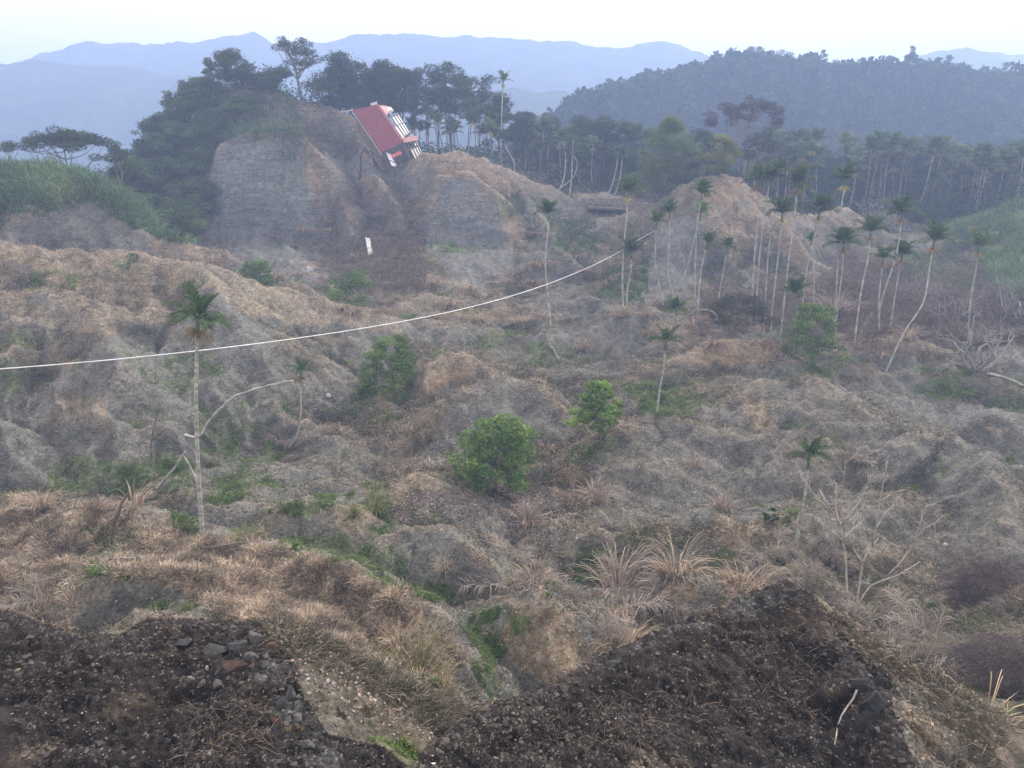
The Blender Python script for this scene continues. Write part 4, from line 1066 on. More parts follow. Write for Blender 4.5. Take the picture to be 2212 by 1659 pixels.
# ------------------------------------------------------------------ leafy saplings and shrubs in the slide
def sapling(label, uc, vt, vcb, w, fu, fv, seed, D=None, name='leafy_sapling', cat='tree', group=None, **kw):
    b = gpt(fu, fv, D); D = b[1]
    top = W(uc, vt, D)[2]; cb = W(uc, vcb, D)[2]
    H = top - b[2]; cw = w * D * 1.03 / F
    off = (W(uc, vt, D)[0] - b[0])
    a = dict(n_puff=90, puff=cw * .095, n_leaf=75, leaf=.23, tint=np.array((.085, .15, .055)), tint2=np.array((.21, .31, .085)), tr=.08, flat=.55)
    a.update(kw)
    tb, lb = tree_data(seed, H, cw, cw * .9, max(cb - b[2], .15 * H), lean=(off, 0), **a)
    r = thing(name, label, cat, b, group)
    link('trunk', tb.mesh('trunk', M_BARK, True), r); link('crown', lb.mesh('crown', M_LEAF), r)
    return r
sp1 = sapling('dense dark green sapling with light tips, upper left of three on the grey mounds', 845, 722, 835, 140, 835, 848, 301, n_puff=85)
sp2 = sapling('largest bright green sapling with bared dark roots, centre of the slide', 1078, 888, 1040, 190, 1072, 1068, 302, n_puff=120, tint=np.array((.10, .19, .06)), tint2=np.array((.22, .34, .085)))
sp3 = sapling('lighter yellow green open sapling between the centre one and the small palm', 1290, 822, 925, 120, 1296, 962, 303, n_puff=70, tint=np.array((.12, .21, .065)), tint2=np.array((.27, .40, .095)))
sp4 = sapling('leafy sapling with spreading roots in front of the palm stand at right', 1762, 655, 770, 150, 1757, 795, 304, n_puff=85)
sp5 = sapling('fine leaved grey green domed tree behind the arched palm trunk', 1604, 622, 690, 150, 1590, 728, 305, n_puff=60, leaf=.12, n_leaf=260, tint=np.array((.055, .065, .045)), tint2=np.array((.08, .09, .06)), shape='umbrella')
sp6 = sapling('dense green shrub on the far side of the left mound crest, the left of two', 556, 562, 615, 100, 556, 622, 306, D=88, name='green_shrub', cat='shrub', n_puff=70, shape='dome')
sp7 = sapling('dense green shrub on the left mound crest, the right of two, below the pale sheet', 748, 585, 668, 132, 745, 672, 307, D=90, name='green_shrub', cat='shrub', n_puff=85)
sapling('small bright sprout of leaves beside the near palm foot', 480, 1060, 1110, 40, 482, 1125, 308, D=38, name='young_plant', cat='plant', n_puff=10, n_leaf=50, leaf=.12, tint=np.array((.10, .18, .04)), tint2=np.array((.16, .26, .06)), tr=.02)
sapling('low spreading plant at the left foot of the largest sapling', 985, 1000, 1040, 60, 985, 1045, 309, name='young_plant', cat='plant', n_puff=14, n_leaf=70, leaf=.12, tr=.03)
sapling('low leafy plant under the upper left sapling', 790, 825, 852, 56, 790, 858, 310, name='young_plant', cat='plant', n_puff=12, n_leaf=70, leaf=.14, tr=.03)
sapling('bright green weedy bush right of the long grass ridge', 640, 1175, 1205, 44, 645, 1212, 311, D=32.5, name='young_plant', cat='plant', n_puff=12, n_leaf=60, leaf=.09, tint=np.array((.09, .16, .04)), tint2=np.array((.14, .24, .06)), tr=.02)
sapling('lime green bush at the foot of the near palm', 415, 1118, 1145, 48, 410, 1152, 312, D=37.5, name='young_plant', cat='plant', n_puff=12, n_leaf=60, leaf=.1, tint=np.array((.11, .18, .05)), tint2=np.array((.18, .27, .08)), tr=.02)
sapling('single fresh green bush between dead fronds, lower centre', 1190, 1250, 1285, 34, 1192, 1290, 313, name='young_plant', cat='plant', n_puff=9, n_leaf=50, leaf=.07, tint=np.array((.09, .18, .04)), tint2=np.array((.14, .26, .06)), tr=.02)
sapling('dark green bush on the slope above the orange nose at right', 1664, 1098, 1125, 44, 1664, 1132, 314, name='young_plant', cat='plant', n_puff=12, n_leaf=70, leaf=.09, tint=np.array((.04, .08, .03)), tint2=np.array((.06, .11, .04)), tr=.02)
def add_roots(parent, n, L, seed, col=BARK * .55):
    rng = np.random.default_rng(seed); mb = MB(); b = np.array(parent.location)
    for i in range(n):
        a = rng.uniform(0, 2 * math.pi); l = L * rng.uniform(.5, 1)
        P = []
        for t in np.linspace(0, 1, 7):
            x = math.cos(a) * l * t + rng.normal() * .06; y = math.sin(a) * l * t + rng.normal() * .06
            z = float(ground_z(b[0] + x, b[1] + y)) - b[2] + .12 * (1 - t) + (.35 * (1 - t) ** 3)
            P.append((x, y, z))
        tube(mb, spline(P, 12), np.linspace(.07, .02, 12), col, 5, .1, rng)
    link('root', mb.mesh('root', M_BARK, True), parent)
add_roots(sp2, 14, 1.7, 5); add_roots(sp4, 10, 2.2, 6, BARK * .8)

# ------------------------------------------------------------------ bare and broken wood
DEAD = np.array((.30, .27, .23)); DEADG = np.array((.24, .23, .21))
def wood(name, label, cat, stems, D, r, foot=None, col=DEAD, group=None, seed=0, ground_follow=False, lift=.05, part='branch', mat=None):
    """stems: list of (u, v) chains at distance D (first one is the trunk, built into the thing itself)"""
    rng = np.random.default_rng(seed)
    f = stems[0][0]
    b = gpt(*f, D) if D else gpt(*f)
    D = b[1]
    rel = []
    for k, s in enumerate(stems):
        if ground_follow:
            P = np.array([gpt(*q) for q in s]) + np.array([0, 0, lift])
        else:
            dy = 0 if k == 0 else rng.uniform(-.05, .05) * D * .4
            P = np.array([W(q[0], q[1], D + dy * (i / max(1, len(s) - 1))) for i, q in enumerate(s)])
            if k == 0: P[0] = b + np.array([0, 0, -.15])
        rel.append(P - b)
    def build(P, ra, c):
        mb = MB(); L = np.linalg.norm(np.diff(P, axis=0), axis=1).sum(); n = int(np.clip(L / .3, 8, 60))
        S = spline(P, n); S = S + rng.normal(size=S.shape) * ra * .25
        tube(mb, S, np.linspace(ra, ra * .45, n), c, 7, .15, rng, (np.array(c) * .75, 5))
        return mb
    if len(stems) == 1:
        me = build(rel[0], r, col).mesh(name, mat or M_BARK, True)
        return solo(name, me, label, cat, b, group)
    root = thing(name, label, cat, b, group)
    link('trunk', build(rel[0], r, col).mesh('trunk', M_BARK, True), root)
    for P in rel[1:]:
        br = link(part, build(P, r * .5, col * rng.uniform(.8, 1.2)).mesh(part, M_BARK, True), root)
        # twigs
        mb = MB()
        for q in range(int(3 + 3 * len(P))):
            t = rng.uniform(.3, 1); i = int(t * (len(P) - 1.001)); p = P[i] + (P[i + 1] - P[i]) * rng.uniform()
            d = unit((P[i + 1] - P[i])[None])[0] + rng.normal(size=3) * .55; l = rng.uniform(.25, .8) * r * 9
            tube(mb, spline([p, p + d * l * .5 + rng.normal(size=3) * l * .08, p + d * l], 5), np.linspace(r * .14, r * .06, 5), col, 4)
        link('twig_spray', mb.mesh('twig_spray', M_BARK, True), br)
    return root
wood('bare_tree', 'tall bare pale tree with upswept forked branches behind the dark mound peak', 'bare tree',
     [[(1812, 1410), (1829, 1339), (1829, 1245), (1819, 1156), (1817, 1138), (1795, 1104), (1770, 1059)], [(1817, 1138), (1807, 1106), (1805, 1075), (1807, 1044)], [(1819, 1134), (1840, 1104), (1854, 1089), (1868, 1060), (1881, 1032)],
      [(1795, 1104), (1765, 1075), (1750, 1057), (1736, 1035), (1733, 1027)], [(1822, 1163), (1840, 1145), (1862, 1131)], [(1820, 1168), (1800, 1150), (1780, 1133)], [(1832, 1129), (1850, 1110), (1867, 1090)], [(1817, 1130), (1795, 1120), (1793, 1128)]], 21, .05, seed=1, col=np.array((.38, .355, .31)))
wood('bare_tree', 'bare pale tree forking wide, right beside the tall one with upswept branches', 'bare tree',
     [[(1853, 1305), (1857, 1262), (1863, 1218), (1884, 1180), (1896, 1163)], [(1863, 1215), (1842, 1180), (1842, 1143), (1854, 1106)], [(1884, 1180), (1889, 1150), (1894, 1131), (1901, 1081), (1909, 1039), (1916, 997)], [(1894, 1140), (1905, 1118), (1921, 1099), (1930, 1090)], [(1901, 1083), (1930, 1065), (1955, 1058)]], 24, .055, seed=2, col=np.array((.38, .355, .31)))
wood('bare_tree', 'low bare tree with one long branch sweeping right above the dead fronds', 'bare tree',
     [[(1855, 1310), (1868, 1280), (1881, 1265), (1911, 1252), (1951, 1237), (1988, 1213)], [(1911, 1250), (1951, 1208), (1976, 1171), (1993, 1143), (2018, 1131), (2040, 1113)], [(1976, 1171), (1990, 1125), (2008, 1090), (2018, 1090)], [(1881, 1263), (1862, 1256)], [(2018, 1131), (2020, 1150), (2024, 1165)], [(1945, 1240), (1965, 1237), (1984, 1236)]], 25, .052, seed=3, col=np.array((.33, .31, .28)))
wood('dead_tree', 'small dead tree with level broken branches beside the left green weeds', 'dead tree',
     [[(330, 1070), (331, 1010), (326, 970), (330, 935), (337, 905)], [(328, 962), (312, 955), (300, 955)], [(330, 950), (345, 938), (360, 925), (378, 935), (382, 945)], [(335, 912), (320, 905), (300, 912)], [(337, 906), (350, 908), (368, 905)], [(332, 1000), (318, 1002), (308, 1004)], [(336, 905), (330, 890), (328, 880)]], 45.5, .10, seed=4, col=np.array((.17, .15, .12)))
wood('bare_shrub', 'young bare sapling of thin grey stems left of the small palm bases, upper slope', 'bare shrub',
     [[(1826, 1060), (1824, 1020), (1828, 975), (1836, 950)], [(1826, 1030), (1808, 1000), (1800, 985)], [(1827, 1000), (1845, 985), (1858, 965)]], 36, .04, seed=5)
wood('leaning_post', 'dark broken palm stump leaning right on the dry grass at left', 'dead trunk', [[(236, 1160), (246, 1130), (260, 1098), (278, 1064)]], 36.5, .125, col=np.array((.13, .115, .10)), seed=6)
wood('fallen_palm', 'dark fallen palm trunk lying across the dry grass, raised right end', 'dead trunk', [[(300, 1216), (360, 1208), (450, 1192), (540, 1176)]], None, .09, col=np.array((.17, .16, .145)), seed=7, ground_follow=True, lift=.16)
wood('fallen_palm', 'pale fallen trunk half buried in the weeds at left', 'dead trunk', [[(230, 1198), (255, 1210), (285, 1214), (305, 1212)]], None, .08, col=DEAD, seed=8, ground_follow=True, lift=.12)
wood('bent_palm', 'long bent grey palm trunk arching up to the small palm crown at left centre', 'dead trunk', [[(398, 978), (425, 945), (455, 905), (480, 880), (505, 858), (545, 842), (590, 831), (634, 822)]], 53, .115, col=np.array((.38, .37, .34)), seed=9)
wood('broken_palm', 'curved broken palm trunk, left leg of the inverted V', 'dead trunk', [[(322, 1068), (350, 1042), (376, 1012), (392, 988), (400, 975)]], None, .11, col=np.array((.40, .38, .34)), seed=10)
wood('broken_palm', 'straight broken palm trunk, right leg of the inverted V', 'dead trunk', [[(428, 1045), (415, 1020), (405, 1000), (398, 985)]], None, .12, col=np.array((.32, .31, .28)), seed=11)
wood('arched_palm', 'palm trunk arched over in a full bow behind the centre mounds', 'dead trunk', [[(1562, 732), (1557, 705), (1548, 683), (1532, 670), (1508, 670), (1474, 688)]], 77, .12, col=DEADG, seed=12)
wood('broken_palm', 'thin leaning palm trunk crossing under the arched one', 'dead trunk', [[(1530, 728), (1515, 700), (1500, 680), (1470, 650)]], 80, .08, col=DEADG, seed=13)
wood('fallen_palm', 'pale fallen trunk lying at the right edge below the bare tree', 'dead trunk', [[(2128, 812), (2165, 824), (2212, 838), (2260, 852)]], None, .14, col=np.array((.34, .33, .29)), seed=14, ground_follow=True)
wood('fallen_palm', 'shorter fallen trunk left of the bare tree at the right', 'dead trunk', [[(2044, 780), (2068, 790), (2096, 800)]], None, .12, col=DEAD, seed=15, ground_follow=True)
wood('broken_palm', 'pale snapped palm stump, left of three in the upper centre scrub', 'dead trunk', [[(1207, 778), (1198, 758), (1186, 742)]], None, .13, col=np.array((.36, .33, .30)), seed=16)
wood('broken_palm', 'thin snapped palm stump below the small cone mound', 'dead trunk', [[(1274, 742), (1270, 710), (1263, 668)]], None, .09, col=DEADG, seed=17)
wood('broken_palm', 'short slanting stump right of the thin snapped one', 'dead trunk', [[(1338, 744), (1330, 728), (1322, 712)]], None, .12, col=DEADG, seed=18)
wood('broken_palm', 'snapped pale palm stump beside the domed grey green tree', 'dead trunk', [[(1640, 728), (1648, 705), (1655, 684)]], 76, .13, col=DEADG, seed=19)
wood('broken_palm', 'thin slanting dead trunk leaning right behind the arched one', 'dead trunk', [[(1505, 712), (1540, 665), (1575, 620)]], 82, .07, col=DEADG, seed=20)
wood('broken_palm', 'slanting dead trunk left of the dug mound at right', 'dead trunk', [[(1846, 750), (1862, 715), (1884, 672)]], 75, .12, col=DEADG, seed=21)
wood('exposed_root', 'pale crooked root hanging over the dark mound at lower right', 'root', [[(1855, 1488 - 20), (1850, 1500), (1832, 1530), (1812, 1560), (1806, 1600), (1803, 1615)]], None, .022, col=np.array((.36, .33, .28)), seed=22, ground_follow=True, lift=.03)
wood('dark_stump', 'charred dark stump standing before the foot of the tall bare tree', 'dead trunk', [[(1812, 1432), (1820, 1395), (1826, 1362)]], 16.5, .06, col=np.array((.06, .05, .045)), seed=23)
def bare_crown(label, u, v, wpx, hpx, seed, D=None, col=DEADG, name='bare_tree', cat='bare tree', n0=5, depth=4, r=.2):
    """many-branched leafless tree"""
    rng = np.random.default_rng(seed); b = gpt(u, v, D); D = b[1]
    Hh = hpx * D * 1.02 / F; Wd = wpx * D * 1.02 / F
    root = thing(name, label, cat, b)
    mbs = [MB() for _ in range(4)]
    def grow(p, d, L, r_, k):
        e = p + d * L
        m_ = (p + e) / 2 + rng.normal(size=3) * L * .10
        tube(mbs[min(k, 3)], spline([p, m_, e], 5), np.linspace(r_, r_ * .6, 5), col * rng.uniform(.75, 1.2), 5 if k < 2 else 3)
        if k >= depth: return
        for _ in range(rng.integers(2, 5)):
            nd = unit((d + rng.normal(size=3) * .55 + np.array([0, 0, .1]))[None])[0]
            grow(e if rng.uniform() < .6 else m_, nd, L * rng.uniform(.55, .8), r_ * .55, k + 1)
    for i in range(n0):
        a = i / n0 * 2 * math.pi + rng.uniform(-.3, .3)
        d = unit(np.array([math.cos(a) * .75 * Wd / Hh, math.sin(a) * .5, rng.uniform(.5, 1.0)])[None])[0]
        grow(np.array([0, 0, -.2]), d, Hh * .36, r, 0)
    link('trunk', mbs[0].mesh('trunk', M_BARK, True), root)
    for m_, nm in ((mbs[1], 'branch_crown'), (mbs[2], 'branch_crown'), (mbs[3], 'twig_crown')):
        if m_.n: link(nm, m_.mesh(nm, M_BARK, False), root)
    return root
bare_crown('big many stemmed bare tree at the right edge above the fallen pale trunk', 2108, 805, 190, 170, 11, r=.22)
bare_crown('grey bare tree behind the many stemmed one at the right edge', 2190, 760, 120, 170, 12, D=82, r=.15)
bare_crown('grey bushy bare tree in front of the pale drooping palm', 2050, 750, 150, 130, 13, D=84, r=.10, n0=6)
bare_crown('bare shrub on the right slope between palm trunks', 1985, 690, 120, 90, 14, D=92, r=.07, n0=6)
bare_crown('bare grey tree tangled among trunks above the bluff at right', 1880, 500, 90, 90, 15, D=135, r=.12)
bare_crown('small leafless bush on the crest among the three ridge trunks', 1130, 378, 60, 60, 16, D=143, r=.10)

# ------------------------------------------------------------------ clumps of tall dry grass, dead fronds, thickets
STRAW, STRAWB, PINKY = np.array((.56, .46, .33)), np.array((.25, .18, .13)), np.array((.42, .35, .30))
TL = {'straw': 1.2, 'green': 1.5, 'pink': 1.0, 'spark': 1.15, 'fresh': 1.0}
def tussock_mesh(seed, n=120, L=1.3, w=.03, tint=STRAW, tint2=STRAWB, up=1.0, droop=1.0, base=.25):
    rng = np.random.default_rng(seed); mb = MB()
    a = rng.uniform(0, 2 * math.pi, n); r = base * rng.uniform(0, 1, n) ** .5
    f = rng.uniform(0, 1, (n, 1)) ** .8
    B = np.stack([np.cos(a) * r, np.sin(a) * r, np.full(n, -.1)], 1)
    # two-piece arching blades
    k = n // 2
    blades(mb, rng, B[:k], rng.uniform(.6, 1.1, k) * L, w, tint * f[:k] + tint2 * (1 - f[:k]), az=a[:k], el=rng.uniform(.7, 1.5, k) * up, droop=rng.uniform(.5, 1.3, k) * droop, tip=tint * 1.15)
    for i in range(k, n):
        el0 = rng.uniform(.8, 1.5) * up; Lh = L * rng.uniform(.7, 1.15)
        t = np.linspace(0, 1, 7); an = el0 - droop * rng.uniform(1.2, 2.6) * t ** 1.6
        st = np.stack([np.cos(an), np.sin(an)], 1) * Lh / 6
        q = np.concatenate([[[0, 0]], np.cumsum(st[:-1], 0)])
        H = np.array([math.cos(a[i]), math.sin(a[i]), 0]); S = np.array([-math.sin(a[i]), math.cos(a[i]), 0])
        C = B[i] + q[:, :1] * H + q[:, 1:] * np.array([0, 0, 1.0])
        ww = (w * .5 * (1 - t * .75))[:, None]
        th = rng.uniform(-.8, .8); S2 = S * math.cos(th) + np.array([0, 0, 1.0]) * math.sin(th)
        V = np.concatenate([C - S2 * ww, C + S2 * ww])
        j = np.arange(6); Fc = q2t(np.stack([j, j + 1, j + 8, j + 7], -1))
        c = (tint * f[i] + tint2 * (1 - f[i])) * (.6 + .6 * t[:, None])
        mb.add(V, Fc, np.concatenate([c, c]))
    return mb.mesh('tussock', M_GRASS)
TS = {'straw': [tussock_mesh(400 + i, 110, 1.2, .03) for i in range(3)],
      'green': [tussock_mesh(410, 190, 1.5, .028, np.array((.30, .27, .14)), np.array((.12, .12, .06)))],
      'pink': [tussock_mesh(420 + i, 130, 1.0, .03, PINKY, STRAWB, 1.0, .8) for i in range(2)],
      'spark': [tussock_mesh(430, 60, 1.15, .035, np.array((.62, .52, .32)), STRAWB, .75, 1.1)],
      'hang': [tussock_mesh(440 + i, 90, 1.5, .07, np.array((.36, .29, .20)), STRAWB, .55, 1.5, .35) for i in range(3)],
      'fresh': [tussock_mesh(450, 120, 1.0, .03, np.array((.24, .26, .09)), np.array((.10, .13, .05)))]}
tuss = [('green', 905, 1555, 130, 'big green and straw arching clump low in the gully, biggest of all'), ('straw', 958, 1590, 70, 'straw clump lying down the slope right of the big arching one'),
        ('straw', 865, 1405, 70, 'bushy straw clump on the brown slope left of the green gully'), ('spark', 2118, 1615, 130, 'bright spiky straw clump at the lower right corner'), ('spark', 2160, 1640, 70, 'smaller spiky clump spilling right of the bright spiky one'),
        ('pink', 1335, 1275, 110, 'tall pinkish clump with curled pale leaves, upright left of two'), ('spark', 1322, 1235, 60, 'curled whitish leaves standing behind the tall pinkish clump'), ('straw', 1462, 1240, 100, 'pale fountain clump at the top of the tan knoll'), ('pink', 1440, 1255, 60, 'drooping brown clump left of the pale fountain clump'),
        ('straw', 1355, 1400, 90, 'orange straw clump against the dark mound edge'), ('straw', 1320, 1412, 60, 'flattened orange straw clump just left of the one at the mound edge'), ('straw', 662, 1512, 80, 'yellow straw clump beside the dark outcrop corner'), ('straw', 1600, 1285, 90, 'thick pink straw mat right of the orange nose'), ('straw', 1635, 1275, 70, 'straw mat end nearest the dark mound peak'),
        ('pink', 1155, 1265, 70, 'brown upright clump above the fresh green bush'), ('straw', 960, 1235, 45, 'small yellow clump on the rounded grey mound'), ('fresh', 535, 1165, 55, 'yellow green clump at the raised end of the fallen trunk'), ('straw', 575, 1160, 40, 'thin straw clump right of the fallen trunk end'),
        ('straw', 90, 1098, 60, 'pink straw clump on the left skyline of the grass mound'), ('straw', 290, 1100, 70, 'tall straw clump behind the leaning stump'), ('straw', 55, 1092, 40, 'straw clump at the far left of the grass mound'), ('fresh', 810, 1105, 60, 'pale green clump left below the largest sapling'), ('fresh', 760, 1115, 40, 'small green clump left of the pale green one'),
        ('straw', 1185, 975, 40, 'thin yellow clump right of the largest sapling'), ('straw', 1040, 640 + 55, 34, 'yellow tuft standing in the scrub above the cone mound'), ('straw', 1000, 690, 34, 'pale tuft at the foot of the second grey cliff'), ('straw', 1265, 757, 40, 'pale tuft at the thin snapped stump'), ('straw', 1345, 690, 44, 'tuft at the foot of the pair of palms'),
        ('straw', 960, 690, 34, 'straw tuft on the valley edge left of the pale one'), ('straw', 1115, 705, 34, 'straw tuft right of the valley edge pair'), ('pink', 1285, 1080, 60, 'pinkish spiky clump right of the leaf litter'), ('pink', 1140, 1130, 70, 'flat pinkish fan clump below the leaf litter'), ('straw', 1500, 715, 60, 'pinkish clump left of the arched trunk foot'), ('straw', 1440, 725, 50, 'straw clump beside the very short dark palm'),
        ('pink', 1560, 1100, 50, 'orange pink clump alone on the upper right slope'), ('straw', 1575, 690, 44, 'yellow tuft under the arched trunk'), ('pink', 1800, 680, 70, 'fan of dry leaves between palm feet right of the sapling'), ('straw', 1320, 1340, 50, 'low clump in the fronds left of the orange straw one'), ('pink', 1500, 1010, 40, 'small dry clump on the grey hump'), ('straw', 690, 1220, 40, 'straw tuft on the crest of the grass mound'),
        ('straw', 345, 1350, 44, 'orange straw tuft right of the dark hollow'), ('fresh', 400, 1320, 26, 'small green tuft above the dark outcrop'), ('straw', 940, 1480, 40, 'straw tuft halfway down to the big arching clump'), ('straw', 1900, 1500 - 40, 60, 'pale tuft on the spur beside the dark overhang'), ('straw', 1960, 735, 50, 'bright pinkish torn palm stump on the dug mound'), ('straw', 1905, 775, 30, 'pale tuft at the curving palm foot')]
TG = 'clumps of tall dry grass'
for i, (k, u, v, hpx, lb) in enumerate(tuss):
    b = gpt(u, v, None, 17.5 if (v < 1480 or u < 1000) else (14.5 if u > 2050 else 6)); s = hpx * np.hypot(b[1], b[2]) / F / TL[k]
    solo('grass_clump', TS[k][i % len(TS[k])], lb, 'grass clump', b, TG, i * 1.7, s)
crng = np.random.default_rng(5)
CG = 'dry grass clumps hanging on the brown slope below the wrecked house'
n_ = 0
for (u0, u1, v0, v1, n, side) in ((590, 720, 470, 600, 16, 'right of the first grey cliff'), (720, 930, 440, 680, 40, 'between the two grey cliffs'), (1060, 1180, 560, 690, 20, 'right of the second grey cliff'), (930, 1080, 620, 690, 14, 'at the foot of the second grey cliff'), (1140, 1300, 430, 640, 14, 'below the footbridge'), (1560, 1900, 600, 760, 22, 'among the palm trunks'), (1400, 1700, 680, 760, 16, 'around the arched trunk')):
    for i in range(n):
        u, v = crng.uniform(u0, u1), crng.uniform(v0, v1)
        b = gpt(u, v); s = crng.uniform(.6, 1.5)
        solo('hanging_grass', TS['hang'][i % 3], 'small dry grass clump drooping on the slope ' + side, 'grass clump', b, CG + ', ' + side, crng.uniform(0, 6), s); n_ += 1

def deadfrond_mesh(seed, n=9, L=2.0, tint=np.array((.25, .215, .18))):
    rng = np.random.default_rng(seed); mb = MB()
    for i in range(n):
        az = rng.uniform(0, 2 * math.pi)
        frond(mb, rng, az, rng.uniform(.05, .55), L * rng.uniform(.6, 1.1), tint * rng.uniform(.6, 1.25), 24, .034, rng.uniform(.4, .9), None, .42, .45)
    return mb.mesh('dead_fronds', M_GRASS)
DF = [deadfrond_mesh(500), deadfrond_mesh(501, 7, 2.2, np.array((.28, .24, .20))), deadfrond_mesh(502, 12, 1.8, np.array((.18, .155, .13)))]
piles = [(1260, 1300, 'heap of bleached fronds nearest the green gully top'), (1330, 1320, 'heap of bleached fronds below the tall pinkish clump'), (1400, 1300, 'heap of fronds left of the tan knoll'), (1290, 1355, 'bleached fronds sliding toward the orange cone'), (1100, 1280, 'frond heap on the right shoulder of the rounded grey mound'), (1210, 1290, 'fronds beside the fresh green bush'),
         (1370, 1250, 'brown fronds between the pinkish and the pale fountain clump'), (1870, 1420, 'pale upright fronds right of the bare tree foot'), (1930, 1400, 'frond heap right of the pale upright ones'), (2020, 1380, 'large pinkish frond mat below the long bare branch'), (1960, 1330, 'fronds tangled under the long bare branch'), (2060, 1420, 'frond heap at the edge of the purple thicket'),
         (1840, 1480 - 80, 'fronds against the dark mound shoulder'), (1900, 1340, 'brown frond heap between the bare trees'), (1780, 1300, 'brown fronds left of the tall bare tree'), (1730, 1260, 'fronds behind the dark mound peak'), (1990, 1450, 'fan of fronds near the spur'), (1780, 1200, 'drooping brown frond skirt beside the small palm'), (1840, 985, 'pinkish collapsed frond bundle on the upper right slope'),
         (600, 960, 'grey fan of fallen fronds left of the bent small palm'), (650, 990, 'fallen fronds under the bent small palm'), (690, 945, 'pale fallen frond right of the bent small palm'), (1310, 870 - 0, 'red brown fronds behind the open sapling'), (2170, 1330, 'fronds at the right edge above the thicket'), (1700, 980, 'frond heap on the grey hump, upper right'), (1100, 1200, 'frond litter below the leaf covered hollow'), (420, 1000, 'dry fronds hanging at the top of the inverted V'),
         (95, 1300, 'bleached frond heap at the far left'), (2130, 930, 'dry fronds on the right hump'), (1480, 1330, 'thin fronds lying on the tan knoll'), (1640, 1200, 'pale fronds lying right of the orange nose'), (1680, 1180, 'pale sticks and fronds behind the orange nose')]
for i, (u, v, lb) in enumerate(piles):
    b = gpt(u, v, None, 19); s = np.clip(.95 * crng.uniform(.75, 1.15), .5, 1.3)
    solo('dead_fronds', DF[i % 3], lb, 'dead fronds', b + np.array([0, 0, .05]), 'heaps of dead palm fronds', crng.uniform(0, 6), s)

def thicket(label, u, v, wpx, hpx, seed, n=5200, tint=np.array((.125, .10, .10)), D=None):
    rng = np.random.default_rng(seed); b = gpt(u, v, D, 17); D = b[1]
    Wd, Hh = wpx * D * 1.1 / F, hpx * D * 1.1 / F
    d = unit(rng.normal(size=(n, 3))); d[:, 2] = abs(d[:, 2]); r = rng.uniform(.1, 1, (n, 1)) ** .5 * (1 + .35 * fbm(d[:, :1] * 4 + seed, d[:, 1:2] * 4, 1.3, 3, 3))
    P = d * r * np.array([Wd / 2, Wd / 2.4, Hh])
    gzr = ground_z(b[0] + P[:, 0], b[1] + P[:, 1]) - b[2]; P[:, 2] = P[:, 2] + gzr * (1 - .3 * d[:, 2])
    mb = MB(); blades(mb, rng, P, rng.uniform(.25, .6, n) * (D / 26), .012 * D / 22, tint * rng.uniform(.5, 1.7, (n, 1)), el=rng.uniform(-.6, 1.3, n), droop=rng.uniform(.2, 1.3, n), face=True)
    return solo('dry_thicket', mb.mesh('dry_thicket', M_GRASS), label, 'thicket', b, 'purple brown dry thickets')
thicket('dome of purple brown twigs, upper of two at the right edge', 2115, 1275, 200, 110, 1, 4200)
thicket('wide purple brown twig mass at the right edge, lower of two', 2165, 1480, 230, 150, 2, 5600)
thicket('small purple twig mass left below the wide one', 2095, 1430, 90, 60, 3, 1200)

